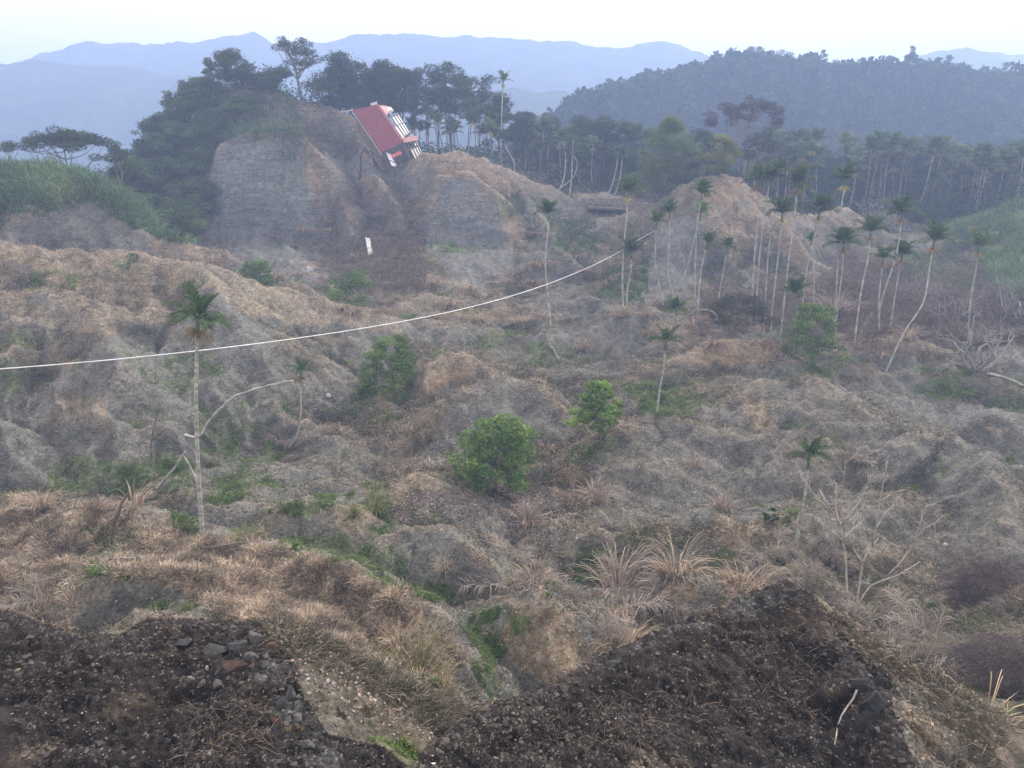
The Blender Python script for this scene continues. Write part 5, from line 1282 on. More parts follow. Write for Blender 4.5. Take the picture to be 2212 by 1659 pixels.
# ------------------------------------------------------------------ rocks
rrng = np.random.default_rng(9)
rocks = [(505, 1440, 54, 26, (.055, .036, .028), 'broad rusty slab just under the dark outcrop lip'), (590, 1402, 34, 44, (.085, .055, .042), 'upright rusty block at the outcrop corner'), (472, 1476, 34, 20, (.075, .075, .07), 'rounded grey block, right of three in a row'), (440, 1474, 26, 16, (.065, .065, .06), 'grey block, middle of three in a row'),
         (415, 1473, 20, 16, (.11, .11, .10), 'small grey block, left of three in a row'), (448, 1446, 12, 16, (.22, .21, .20), 'pale upright stone above the row of grey blocks'), (555, 1385, 30, 40, (.085, .085, .082), 'pale layered slab at the outcrop tip'), (565, 1470, 40, 36, (.085, .088, .088), 'pale grey angular block below the rusty slab'), (600, 1450, 34, 40, (.075, .078, .078), 'pale grey block on the outcrop edge'),
         (628, 1500, 30, 40, (.07, .07, .073), 'grey block down the outcrop edge'), (690, 1388, 16, 12, (.34, .34, .33), 'pale stone alone on the brown grass slope'), (710, 1390, 14, 12, (.10, .09, .08), 'dark stone right of the pale one'), (1880, 1520, 60, 66, (.022, .025, .026), 'black rock overhang on the right end of the dark mound'), (1855, 1475, 46, 40, (.03, .03, .03), 'dark block above the black overhang'),
         (1895, 1480, 30, 40, (.025, .027, .027), 'black knob at the outer corner of the overhang'), (440, 1600 - 0, 10, 12, (.30, .28, .25), 'pale pebble low on the left dark mound'), (1690, 1218, 20, 14, (.06, .05, .05), 'dark hollow looking boulder behind the mound peak'), (1285, 1245 - 230, 24, 20, (.08, .07, .075), 'dark broken rock below the open sapling'), (1130, 798, 18, 14, (.05, .045, .045), 'dark boulder behind the centre cone mound'),
         (670, 584, 30, 22, (.30, .31, .31), 'large pale rock on the left mound face'), (2040, 1180, 14, 8, (.40, .38, .36), 'pale stone on the right hump'), (1800, 1224, 9, 7, (.70, .66, .60), 'small white stone left of the tall bare tree'), (2095, 1530, 18, 16, (.28, .29, .28), 'grey stone right of the spur'), (935, 1655, 14, 12, (.68, .68, .66), 'white stone at the bottom edge left of the dark mound tip'),
         (1905, 775, 12, 22, (.62, .55, .48), 'pale split piece at the foot of the curving palm'), (525, 1395, 60, 26, (.045, .046, .046), 'dark layered ledge under the outcrop lip'), (470, 1400, 70, 20, (.04, .04, .04), 'long dark ledge left of the layered one'), (540, 1425, 34, 30, (.07, .07, .068), 'grey ledge block below the pale slab'), (400, 1385, 60, 16, (.035, .034, .033), 'low dark ledge along the outcrop rim'), (575, 1440, 24, 50, (.08, .082, .082), 'upright grey fin of rock at the outcrop edge'), (612, 1520, 26, 44, (.06, .06, .06), 'dark broken block down the outcrop edge'), (645, 1560, 30, 34, (.085, .088, .088), 'grey crumbling block low on the outcrop edge'), (665, 1610, 30, 34, (.075, .078, .078), 'grey crumbling block near the bottom edge'), (595, 1560, 20, 22, (.09, .05, .035), 'small rusty block between grey ones'), (625, 1575, 16, 20, (.12, .07, .03), 'ochre stone on the outcrop edge'),
         (1870, 1560, 50, 60, (.025, .027, .027), 'black rock base under the overhang'), (1850, 1440, 30, 26, (.05, .045, .04), 'dark block where the right mound rim turns down'), (1700, 1278, 40, 22, (.04, .038, .035), 'dark block capping the right mound peak'), (1745, 1310, 30, 30, (.035, .033, .03), 'dark block below the right mound peak'), (1320, 1432, 40, 14, (.045, .047, .046), 'flat grey slab on the left rim of the right mound'),
         (710, 863, 14, 10, (.45, .43, .40), 'pale stone right of the small bent palm')]
for i, (u, v, w, h, c, lb) in enumerate(rocks):
    b = gpt(u, v); k = np.hypot(b[1], b[2]) / F
    me = rock_mesh('rock', rrng, w * k * .55, w * k * .45, h * k * .6, c, 3)
    o = solo('rock', me, lb, 'rock', b + np.array([0, -.1 * w * k, h * k * .02]), 'loose rocks', rrng.uniform(-.4, .4)); o.rotation_euler[0] = rrng.uniform(-.3, .3); o.rotation_euler[1] = rrng.uniform(-.3, .3)

# ------------------------------------------------------------------ white sheet, pipe
def slab(P4, th, col, mat=M_STONE, name='sheet', ribs=0, amp=.03, nu=2, nv=2, bend=0, rough=None, rng=None, jag=0):
    """thin panel through four corners (a, b, c, d); ribs run from a-b to d-c"""
    a, b, c, d = [np.asarray(p, float) for p in P4]
    N = unit(np.cross(b - a, d - a)[None])[0]
    if ribs: nu = ribs * 4 + 1
    s = np.linspace(0, 1, nu); t = np.linspace(0, 1, nv)
    S, T_ = np.meshgrid(s, t, indexing='ij')
    if jag and rng is not None:
        T_ = T_.copy(); e = rng.uniform(-jag, jag, nu); T_[:, -1] += e; T_[:, 0] += rng.uniform(-jag, jag, nu)
    S_, TT = S[..., None], T_[..., None]
    P = (a * (1 - S_) + b * S_) * (1 - TT) + (d * (1 - S_) + c * S_) * TT
    if ribs: P = P + N * (amp * np.maximum(0, np.cos(S_ * ribs * 2 * math.pi)))
    if bend: P = P + N * bend * np.sin(S_ * math.pi) + N * bend * .7 * np.sin(TT * math.pi * 1.3)
    top = P + N * th / 2; bot = P - N * th / 2
    V = np.concatenate([top.reshape(-1, 3), bot.reshape(-1, 3)]); n = nu * nv
    i = np.arange(n).reshape(nu, nv)
    q = np.stack([i[:-1, :-1], i[1:, :-1], i[1:, 1:], i[:-1, 1:]], -1).reshape(-1, 4)
    Fs = [q2t(q), q2t(q[:, ::-1] + n)]
    e = np.concatenate([i[:, 0], i[-1, 1:], i[::-1, -1][1:], i[0, ::-1][1:]])
    Fs.append(q2t(np.stack([e[:-1], e[:-1] + n, e[1:] + n, e[1:]], -1)))
    c3 = np.array(col) * np.ones((2 * n, 1))
    if rng is not None: c3 = c3 * (1 + .12 * rng.uniform(-1, 1, (2 * n, 1)))
    mb = MB(); mb.add(V, np.concatenate(Fs), c3)
    return mb
M_PAINT = mat_tint('painted_sheet', .45, .4, 0, .15, 1.2, .1)
M_WOOD = mat_tint('weathered_wood', .85, .2, 0, .3, 5.0, .4)
hr = np.random.default_rng(31)
b = gpt(797, 552); D = b[1]
q = [W(790, 514, D + 1.2), W(800, 516, D + 1.2), W(806, 549, D - .1), W(797, 553, D - .1)]
me = slab([p - b for p in q], .04, (.80, .80, .74), ribs=3, amp=.05, nv=6, rng=hr, bend=.1).mesh('pale_sheet', M_PAINT)
solo('roof_sheet', me, 'pale corrugated roofing sheet lying alone on the brown slope', 'metal sheet', b + np.array([0, -.35, .15]))

mb = MB()
pp = [(-420, 812, 46), (-60, 801, 46), (0, 797, 46.5), (210, 780, 48), (425, 758, 51), (640, 731, 56), (860, 696, 62), (1030, 660, 69), (1190, 611, 77), (1330, 548, 86), (1366, 526, 89), (1400, 506, 91), (1417, 497, 92)]
P = spline(np.array([W(*p) for p in pp]), 120)
tube(mb, P, np.interp(np.linspace(0, 1, 120), [0, .7, 1], [.038, .036, .022]), (.72, .74, .74), 8)
solo('water_pipe', mb.mesh('water_pipe', M_PAINT, True), 'long white water pipe sagging across the whole slide from the left edge', 'pipe')

# ------------------------------------------------------------------ wrecked house
def build_house():
    D0 = 141.0
    def Q(u, v, d): return W(u, v, D0 + d)
    org = Q(800, 320, 0); org[2] = float(ground_z(org[0], org[1]))
    root = thing('wrecked_house', 'collapsed house tilted on the hillside with red ribbed roof half stripped to white boards', 'house', org)
    def part(nm, mb, mat, par=root, label=None):
        o = link(nm, mb.mesh(nm, mat), par)
        if par is not root: o.matrix_parent_inverse = Matrix.Identity(4)
        if label: o['label'] = label
        return o
    L = lambda *p: [x - org for x in p]
    RED, REDO, WHT, DRK = (.20, .045, .06), (.27, .065, .055), (.20, .196, .192), (.06, .05, .045)
    # near roof slope: eave (lower left) to ridge (upper right)
    E0, E1, R1, R0 = Q(762, 238, -2.4), Q(824, 329, -4.4), Q(871, 308, -1.6), Q(814, 227, .6)
    roof = part('roof', slab(L(E0, E1, R1, R0), .06, RED, ribs=26, amp=.09, nv=8, rng=hr), M_PAINT, label='ribbed red roof slope, the whole half')
    part('ridge_cap', slab(L(R0 + [0, 0, .12], R1 + [0, 0, .12], R1 + [.4, .2, .02], R0 + [.4, .2, .02]), .05, RED, nu=8), M_PAINT, roof)
    part('gutter', slab(L(E0 + [-.15, -.1, -.05], E1 + [-.15, -.1, -.05], E1 + [.12, -.15, -.5], E0 + [.12, -.15, -.5]), .08, (.42, .38, .37), nu=30, jag=.15, rng=hr), M_PAINT, roof)
    part('chimney_cap', slab(L(Q(800, 223, .5), Q(815, 219, .7), Q(815, 227, .7), Q(801, 229, .5)), .1, (.55, .52, .5)), M_PAINT, roof)
    # far slope: red remnant, torn white sheet, rafters with white boards, red strip
    G = lambda s, t: (R0 * (1 - s) + R1 * s) * (1 - t) + (Q(861, 245, 5.5) * (1 - s) + Q(905, 300, 2.2) * s) * t
    part('roof', slab(L(R0, Q(829, 252, 0), Q(842, 238, 2.4), Q(836, 229, 3.0)), .05, (.38, .09, .10), ribs=6, nv=4, amp=.05, rng=hr), M_PAINT, label='small red remnant of the stripped roof slope')
    part('torn_sheet', slab(L(Q(836, 231, 3.0), Q(829, 251, .8), Q(847, 245, 2.6), Q(851, 237, 3.6)), .04, (.60, .54, .50), nu=7, nv=6, bend=.35, rng=hr, jag=.06), M_PAINT)
    bx = slab(L(Q(831, 254, .2), Q(871, 311, -1.4), Q(919, 340, -1.2), Q(860, 246, 5.0)), .04, DRK, nu=6, nv=4)
    # rafters run along the far slope; boards between them
    fr = MB()
    A0, A1, B0, B1 = Q(830, 254, .2), Q(866, 303, -1.4), Q(862, 247, 5.0), Q(886, 286, 2.6)
    lerp = lambda a, b_, t: a * (1 - t) + b_ * t
    def bar(a, b_, r=.07, col=(.13, .10, .085)):
        tube(fr, [a - org, lerp(a, b_, .5) - org, b_ - org], r, col, 4)
    for t in (0, .2, .42, .64, .84, 1): bar(lerp(A0, B0, t), lerp(A1, B1, t), .08)
    for s in (0, .45, 1): bar(lerp(A0, A1, s), lerp(B0, B1, s), .08)
    C0, C1, D0_, D1 = Q(868, 303, -1.5), Q(886, 345, -3.6), Q(890, 283, 2.6), Q(919, 341, -1.0)
    for t in (0, .3, .5, .7, .88, 1): bar(lerp(C0, D0_, t), lerp(C1, D1, t), .08)
    for s in (0, .55, 1): bar(lerp(C0, C1, s), lerp(D0_, D1, s), .08)
    part('rafter_frame', fr, M_WOOD)
    boards = [(A0, A1, B0, B1, .42, 1.0, .02, .18), (A0, A1, B0, B1, .42, 1.0, .22, .40), (A0, A1, B0, B1, .06, .95, .46, .62), (A0, A1, B0, B1, .02, .95, .66, .82), (A0, A1, B0, B1, .0, .98, .87, .98),
              (C0, C1, D0_, D1, .08, .48, .72, .86), (C0, C1, D0_, D1, .06, .5, .9, .99), (C0, C1, D0_, D1, .56, .98, .32, .48), (C0, C1, D0_, D1, .56, 1.02, .52, .68), (C0, C1, D0_, D1, .56, 1.0, .72, .86), (C0, C1, D0_, D1, .56, .98, .9, .98)]
    for a0, a1, b0, b1, s0, s1, t0, t1 in boards:
        tm = (t0 + t1) / 2; t0, t1 = tm + (t0 - tm) * .72, tm + (t1 - tm) * .72
        g = lambda s, t: lerp(lerp(a0, a1, s), lerp(b0, b1, s), t) - org + np.array([0, .02, -.06])
        part('ceiling_board', slab([g(s0, t0), g(s1, t0), g(s1, t1), g(s0, t1)], .03, np.array(WHT) * hr.uniform(.8, 1.05), nu=4, nv=2, jag=0, rng=hr), M_PAINT)
    part('roof', slab(L(Q(867, 299, -1.3), Q(873, 309, -1.7), Q(905, 302, 1.2), Q(900, 293, 1.6)), .05, REDO, ribs=3, nv=6, amp=.05, rng=hr), M_PAINT, label='narrow red strip crossing the bare rafters')
    part('roof', slab(L(Q(844, 336, -3.8), Q(849, 341, -4.0), Q(869, 332, -2.8), Q(864, 326, -2.6)), .05, (.46, .10, .07), ribs=2, nv=4, amp=.05, rng=hr), M_PAINT, label='detached bright red strip below the main roof')
    part('hanging_sheet', slab(L(Q(834, 327, -4.2), Q(843, 331, -4.2), Q(857, 358, -5.4), Q(847, 360, -5.6)), .03, (.64, .63, .66), nu=4, nv=8, bend=.25, rng=hr, jag=.05), M_PAINT, label='torn pale sheet hanging from the lower gable')
    # body: wooden walls sunk into the slope
    def down(p, h): return p + np.array([0, .3, -h])
    e0, e1, r1, f1 = Q(768, 246, -1.9), Q(824, 327, -3.9), Q(869, 312, -1.4), Q(912, 338, -1.2)
    part('wall', slab(L(e0, e1, down(e1, 3.2), down(e0, 3.2)), .12, (.16, .13, .11), nu=24, nv=3, rng=hr), M_WOOD, label='dark wooden eave wall')
    part('wall', slab(L(e1, r1, down(r1, 5), down(e1, 3.2)), .12, (.11, .085, .08), nu=16, nv=3, rng=hr), M_WOOD, label='dark gable wall with planks missing')
    part('wall', slab(L(r1, f1, down(f1, 3.0), down(r1, 5)), .12, (.085, .07, .07), nu=16, nv=3, rng=hr), M_WOOD, label='dark inner wall under the rafters')
    fb = MB(); tube(fb, [Q(738, 242, 1) - org, Q(750, 240, .5) - org, Q(764, 237, -.5) - org], .12, (.45, .43, .42), 6)
    part('beam', fb, M_WOOD)
build_house()
wood('fallen_pole', 'thin pale pole standing on the orange slope left of the wrecked house', 'pole', [[(803, 336), (796, 322), (787, 310), (780, 300), (771, 288)]], 137.5, .06, col=np.array((.42, .38, .32)), seed=40)
wood('black_hose', 'dark sagging plastic strip lying below the wrecked house', 'hose', [[(772, 318), (790, 324), (812, 335), (835, 345), (860, 352)]], 135.0, .16, col=np.array((.04, .045, .055)), seed=41)

# ------------------------------------------------------------------ footbridge
def build_bridge():
    D = 134.0
    Q = lambda u, v, d=0: W(u, v, D + d)
    org = Q(1320, 456); org[2] = min(org[2], org[2])
    root = thing('footbridge', 'weathered footbridge with crossed railings where the ridge meets the bluff', 'bridge', org)
    c = np.array((.15, .13, .125))
    def part(nm, mb, par=root): return link(nm, mb.mesh(nm, M_WOOD), par)
    part('deck', slab([p - org for p in (Q(1270, 449), Q(1408, 457), Q(1408, 455, 2.2), Q(1270, 447, 2.2))], .3, c * .9, nu=30, nv=3, rng=hr))
    for dd in (0, 2.2):
        rb = MB()
        A, B = Q(1257, 429, dd), Q(1408, 433, dd); A2, B2 = Q(1262, 441, dd), Q(1408, 446, dd)
        tube(rb, [A - org, (A + B) / 2 - org, B - org], .08, c * 1.3, 5); tube(rb, [A2 - org, (A2 + B2) / 2 - org, B2 - org], .05, c, 4)
        rail = part('railing', rb)
        for k in range(8):
            t = k / 7; pm = MB()
            p = A * (1 - t) + B * t - org; q_ = Q(1272 + t * 134, 451 + t * 7, dd) - org
            tube(pm, [q_, p + np.array([0, 0, .1])], .09, c * 1.1, 5); part('post', pm, rail)
            if k < 7:
                t2 = (k + 1) / 7; p2 = A * (1 - t2) + B * t2 - org; q2 = Q(1272 + t2 * 134, 451 + t2 * 7, dd) - org
                bm = MB(); tube(bm, [q_, p2], .05, c * 1.15, 4); tube(bm, [p, q2], .05, c * 1.15, 4); part('brace', bm, rail)
    for k in range(4):
        sb = MB(); u = 1290 + k * 34
        tube(sb, [Q(u, 452, 1) - org, Q(u, 470, 1) - org], .14, c * .8, 5); part('pillar', sb)
build_bridge()
#SPLIT_P5

# ------------------------------------------------------------------ ground cover that nobody could count
_g, _o, _t, _n = cover(gx, gy, gz, gst, gcr)
_R = np.hypot(gx, gy)
_U, _V = project(gx, gy, gz)
_vis = (_U > -260) & (_U < 2480) & (_V < 1800) & (np.abs(AZ)[None] < 38)
def scatter(n, weight, rng):
    """n points on the ground sheet, chosen by weight per cell"""
    w = np.where(_vis, weight, 0).ravel().astype(float)
    c = np.cumsum(w); c /= c[-1]
    k = np.searchsorted(c, rng.uniform(0, 1, n))
    i, j = np.divmod(k, NA)
    fi = np.clip(i + rng.uniform(-.5, .5, n), 0, NR - 1.001); fj = np.clip(j + rng.uniform(-.5, .5, n), 0, NA - 1.001)
    r = np.exp(_lr0 + (_lr1 - _lr0) * fi / (NR - 1)); a = np.radians(np.interp(fj, np.arange(NA), AZ))
    x, y = r * np.sin(a), r * np.cos(a)
    return np.stack([x, y, ground_z(x, y)], 1), i, j, r
def fac(p): return np.hypot(p[:, 1], p[:, 2])[:, None] / 30.0
rg = np.random.default_rng(1234)
def stuff(name, mb, mat): link(name, mb.mesh(name, mat), kind='stuff')
pw = sstep(9, 11, _R) * (1 - dark_mask(gx, gy, gz))
def tuft(n, m, weight, spread):
    p, i, j, r = scatter(n // m, weight, rg)
    p = np.repeat(p, m, 0); k = fac(p); a = rg.uniform(0, 2 * math.pi, len(p)); q = rg.uniform(0, 1, len(p)) ** .5 * spread * (.5 + .5 * k[:, 0])
    p[:, 0] += np.cos(a) * q; p[:, 1] += np.sin(a) * q
    p[:, 2] = ground_z(p[:, 0], p[:, 1])
    return p, k, a, np.repeat(rg.uniform(.45, 1.35, (n // m, 1)), m, 0)
# crest of each cell faces: fewer plants on cliffs
flat = 1 - .8 * sstep(.9, 1.5, gst)
# dry grass
mb = MB()
p, k, az_, tn_ = tuft(126000, 9, _t ** 1.5 * pw * flat * (_R < 60) * (.35 + fbm(gx, gy, 1.5, 3, 200).clip(-.3, 1)), .16)
cl = (.6 + .8 * fbm(p[:, 0], p[:, 1], .7, 3, 270))[:, None].clip(.35, 1.3)
blades(mb, rg, p - [0, 0, .03], rg.uniform(.18, .6, len(p)) * (.7 + .3 * k[:, 0]), .018 * k[:, 0] + .006, np.array((.58, .475, .36)) * cl * tn_ * rg.uniform(.6, 1.4, (len(p), 1)) + rg.normal(size=(len(p), 1)) * np.array((.02, .0, -.02)), az=az_, el=rg.uniform(.5, 1.4, len(p)), droop=rg.uniform(.2, 1.2, len(p)))
p, i, j, r = scatter(70000, (_t + .12) * pw * flat * (_R > 45) * (_R < 150) * (1 - _g * .8), rg)
k = fac(p)
blades(mb, rg, p - [0, 0, .03], rg.uniform(.2, .5, len(p)) * (.5 + .35 * k[:, 0]), .013 * k[:, 0], np.array((.38, .31, .245)) * rg.uniform(.45, 1.3, (len(p), 1)), el=rg.uniform(.3, 1.5, len(p)), droop=rg.uniform(.2, 1.2, len(p)))
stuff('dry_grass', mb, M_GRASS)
# thatch and fallen twigs lying on the soil
mb = MB()
p, k, az_, tn_ = tuft(190000, 10, pw * (_R < 140) * (1 - _t * .5) * (1 - .85 * _g) * (.25 + fbm(gx, gy, 2.5, 4, 210)).clip(.02, 1), .30)
c = np.where(rg.uniform(size=(len(p), 1)) < .3, np.array((.29, .255, .19)), np.array((.07, .065, .048))) * tn_ * rg.uniform(.5, 1.5, (len(p), 1))
blades(mb, rg, p + [0, 0, .02], rg.uniform(.15, .5, len(p)) * (.55 + .4 * k[:, 0]), .012 * k[:, 0] + .003, c, az=az_, el=rg.uniform(0, .8, len(p)), droop=rg.uniform(.1, .9, len(p)))
stuff('dead_undergrowth', mb, M_GRASS)
# low green weeds
mb = MB()
_viv = mask_of(gx, gy, gz, [([(1000, 1350), (1040, 1325), (1150, 1308), (1162, 1335), (1100, 1400), (1060, 1450), (1110, 1530), (1070, 1540), (1020, 1420)], 18, 34, 1.2), ([(1350, 830), (1440, 815), (1560, 870), (1500, 910), (1380, 890)], 45, 75, .7),
    ([(560, 1110), (640, 1075), (760, 1065), (720, 1100)], 30, 50, .9), ([(180, 1160), (300, 1140), (390, 1170), (380, 1210), (300, 1200), (270, 1260), (190, 1260)], 22, 42, .8), ([(100, 1020), (300, 995), (430, 985), (430, 1065), (100, 1075)], 35, 60, .6), ([(600, 1160), (760, 1170), (860, 1280), (760, 1240)], 25, 42, .7), ([(1950, 810), (2090, 800), (2100, 860), (1990, 870)], 45, 85, .6)], 14, 50)
_nn = (_n ** 1.3 + .05 * (1 - _g) * sstep(20, 30, _R) + _viv * sstep(-.25, .25, fbm(gx, gy, .9, 4, 261))) * pw * (_R < 150) * (.1 + sstep(-.1, .35, fbm(gx, gy, 1.1, 4, 260)))
p, i, j, r = scatter(110000, _nn, rg)
k = fac(p)
p[:, 2] += rg.uniform(0, .12, len(p)) * (.6 + .4 * k[:, 0])
yg = rg.uniform(0, 1, (len(p), 1)) * sstep(-.2, .5, fbm(p[:, 0], p[:, 1], 5, 3, 220))[:, None]
leaves(mb, rg, p, (.05 + .045 * k[:, 0]) * rg.uniform(.6, 1.4, len(p)), np.array((.085, .14, .05)) * (1 - yg) + np.array((.20, .29, .075)) * yg, up=.8, aspect=.6)
p, i, j, r = scatter(60000, _nn * (_R < 120), rg); k = fac(p)
blades(mb, rg, p, rg.uniform(.15, .4, len(p)) * (.6 + .3 * k[:, 0]), .012 * k[:, 0] + .004, np.array((.17, .23, .08)) * rg.uniform(.6, 1.5, (len(p), 1)), droop=rg.uniform(.3, 1.2, len(p)))
stuff('green_weeds', mb, M_LEAF)
# leaf litter around the saplings
mb = MB()
lm = mask_of(gx, gy, gz, [([(800, 1060), (900, 1060), (1060, 1050), (1240, 1060), (1300, 1130), (1180, 1180), (1060, 1140), (900, 1140)], 28, 60, 1.0), ([(680, 860), (800, 870), (960, 880), (1000, 950), (760, 960)], 40, 75, .5), ([(1200, 950), (1290, 1010), (1280, 1060), (1180, 1010)], 38, 60, .5)], 16, 20) + .04 * pw * (_R < 70)
p, i, j, r = scatter(26000, lm * pw, rg); k = fac(p)
leaves(mb, rg, p + [0, 0, .03], (.05 + .035 * k[:, 0]) * rg.uniform(.6, 1.5, len(p)), np.array((.36, .29, .26)) * rg.uniform(.5, 1.35, (len(p), 1)), up=1.0, aspect=.7)
stuff('leaf_litter', mb, M_GRASS)
# loose stones and clods
def chips(mb, rg, P, s, col):
    n = len(P); o = np.array([(1, 0, 0), (0, 1, 0), (-1, 0, 0), (0, -1, 0), (0, 0, .8), (0, 0, -.8)], float)
    V = o[None] * rg.uniform(.5, 1.25, (n, 6, 3)) * s[:, None, None] + rg.normal(size=(n, 6, 3)) * s[:, None, None] * .22
    a = rg.uniform(0, 6.3, n); ca, sa = np.cos(a), np.sin(a)
    x, y = V[..., 0] * ca[:, None] - V[..., 1] * sa[:, None], V[..., 0] * sa[:, None] + V[..., 1] * ca[:, None]
    V = np.stack([x, y, V[..., 2] * .75], -1) + P[:, None]
    f = np.array([(0, 1, 4), (1, 2, 4), (2, 3, 4), (3, 0, 4), (1, 0, 5), (2, 1, 5), (3, 2, 5), (0, 3, 5)])
    mb.add(V.reshape(-1, 3), (np.arange(n)[:, None, None] * 6 + f[None]).reshape(-1, 3), np.repeat(col, 6, 0))
mb = MB()
nm_ = dark_mask(gx, gy, gz) * (_R > 6)
pw = pw * (1 - nm_)
p, i, j, r = scatter(115000, nm_ * (.35 + fbm(gx, gy, .8, 4, 230)).clip(.08, 1), rg)
s = .009 + .034 * rg.uniform(0, 1, len(p)) ** 4
c = gcol[i, j] * rg.uniform(.4, 1.9, (len(p), 1)) + np.where(rg.uniform(size=(len(p), 1)) < .14, np.array((.085, .07, .052)), 0)
chips(mb, rg, p, s, c)
p, i, j, r = scatter(2600, nm_, rg)
c = gcol[i, j] * rg.uniform(.8, 2.2, (len(p), 1)) + rg.uniform(0, .03, (len(p), 1))
chips(mb, rg, p, rg.uniform(.03, .065, len(p)), c)
p, i, j, r = scatter(900, nm_, rg)
chips(mb, rg, p, rg.uniform(.008, .02, len(p)), np.array((.40, .37, .33)) * rg.uniform(.6, 1.2, (len(p), 1)))
for rd, n_, w_ in ((RIDGES[0], 420, .18), (RIDGES[1], 260, .22), (RIDGES[2], 620, .16), (RIDGES[3], 300, .2)):
    Pk = np.array([W(*q) for q in rd[0]]); Sk = spline(Pk, 200); q = Sk[rg.integers(0, 200, n_)] + rg.normal(size=(n_, 3)) * w_
    q[:, 2] = ground_z(q[:, 0], q[:, 1])
    chips(mb, rg, q, .02 + .07 * rg.uniform(0, 1, n_) ** 2.2, np.array((.038, .036, .034)) * rg.uniform(.5, 2.2, (n_, 1)) + np.array((.012, .006, 0)) * rg.uniform(0, 1, (n_, 1)))
stuff('soil_clods', mb, M_STONE)
mb = MB()
p, i, j, r = scatter(34000, pw * (_R < 120) * (.08 + _g) * flat, rg); k = fac(p)
chips(mb, rg, p, (.012 + .022 * k[:, 0]) * rg.uniform(.5, 1.6, len(p)), gcol[i, j] * rg.uniform(.6, 1.7, (len(p), 1)))
p, i, j, r = scatter(1500, pw * (_R < 80), rg); k = fac(p)
chips(mb, rg, p, (.015 + .025 * k[:, 0]) * rg.uniform(.5, 1.4, len(p)), np.array((.42, .40, .38)) * rg.uniform(.6, 1.2, (len(p), 1)))
stuff('gravel', mb, M_STONE)
# dry roots and stalks on the dark mounds
mb = MB()
dm = mask_of(gx, gy, gz, [([(380, 1540), (560, 1520), (600, 1640), (420, 1650)], 6, 14, 1.0), ([(1400, 1430), (1800, 1330), (1860, 1480), (1760, 1560), (1500, 1560), (1300, 1500)], 6, 15, .8), ([(1150, 1540), (1400, 1500), (1500, 1600), (1200, 1620)], 6, 15, .6), ([(1780, 1330), (1840, 1400), (1800, 1430)], 8, 16, 1.0)], 10, 30)
p, i, j, r = scatter(2200, dm * nm_, rg)
blades(mb, rg, p, rg.uniform(.12, .42, len(p)), .006, np.array((.24, .19, .15)) * rg.uniform(.4, 1.5, (len(p), 1)), el=rg.uniform(-.1, 1.2, len(p)), droop=rg.uniform(.1, 1.3, len(p)))
stuff('dry_roots', mb, M_GRASS)
# tall green cane grass
mb = MB()
cg = mask_of(gx, gy, gz, [([(-260, 350), (0, 355), (150, 350), (280, 395), (350, 500), (300, 500), (200, 440), (100, 460), (-260, 500)], 85, 125, 1.0),
                          ([(300, 480), (420, 480), (430, 530), (330, 520)], 85, 130, .9), ([(490, 160), (600, 170), (660, 260), (650, 320), (560, 300), (480, 310), (440, 280), (440, 210)], 125, 150, 1.0),
                          ([(650, 320), (600, 330), (620, 360), (660, 360)], 120, 150, .5)], 12, 31)
cr_ = mask_of(gx, gy, gz, [([(2000, 470), (2100, 430), (2212, 410), (2480, 380), (2480, 680), (2180, 660), (2130, 600), (2120, 540), (2060, 520)], 80, 150, 1.0), ([(1950, 560), (2060, 520), (2100, 640), (2000, 620)], 90, 150, .35)], 14, 32)
p, i, j, r = scatter(60000, cg + cr_, rg)
pale = (sstep(-.1, .5, fbm(p[:, 0], p[:, 1], 6, 3, 240)))[:, None]
hh_ = np.where(_R[i, j] < 120, 1.35, 1.0) * (1 + .9 * fbm(p[:, 0], p[:, 1], 3.5, 3, 280))
blades(mb, rg, p, rg.uniform(1.2, 2.8, len(p)) * hh_, .085, (np.array((.095, .165, .07)) * (1 - pale) + np.array((.24, .34, .15)) * pale) * rg.uniform(.6, 1.3, (len(p), 1)), el=rg.uniform(.7, 1.5, len(p)), droop=rg.uniform(.5, 1.5, len(p)), tip=np.array((.16, .22, .10)))
stuff('tall_cane_grass', mb, M_LEAF)
# brown brush on the right slope
mb = MB()
br_ = mask_of(gx, gy, gz, [([(1840, 560), (2000, 560), (2130, 600), (2212, 660), (2480, 700), (2480, 800), (2212, 780), (2000, 740), (1850, 740), (1780, 680)], 75, 130, 1.0), ([(1500, 640), (1800, 600), (1850, 720), (1500, 720)], 75, 120, .4), ([(620, 230), (760, 260), (800, 330), (720, 350), (640, 300)], 120, 155, .5), ([(700, 400), (930, 400), (930, 640), (720, 620)], 100, 140, .5)], 42, 33)
p, i, j, r = scatter(70000, br_, rg)
p[:, 2] += rg.uniform(0, 1.0, len(p))
blades(mb, rg, p, rg.uniform(.5, 1.5, len(p)), .05, np.array((.17, .135, .115)) * rg.uniform(.5, 1.5, (len(p), 1)), el=rg.uniform(-.1, 1.3, len(p)), droop=rg.uniform(.2, 1.2, len(p)))
stuff('dry_brush', mb, M_GRASS)
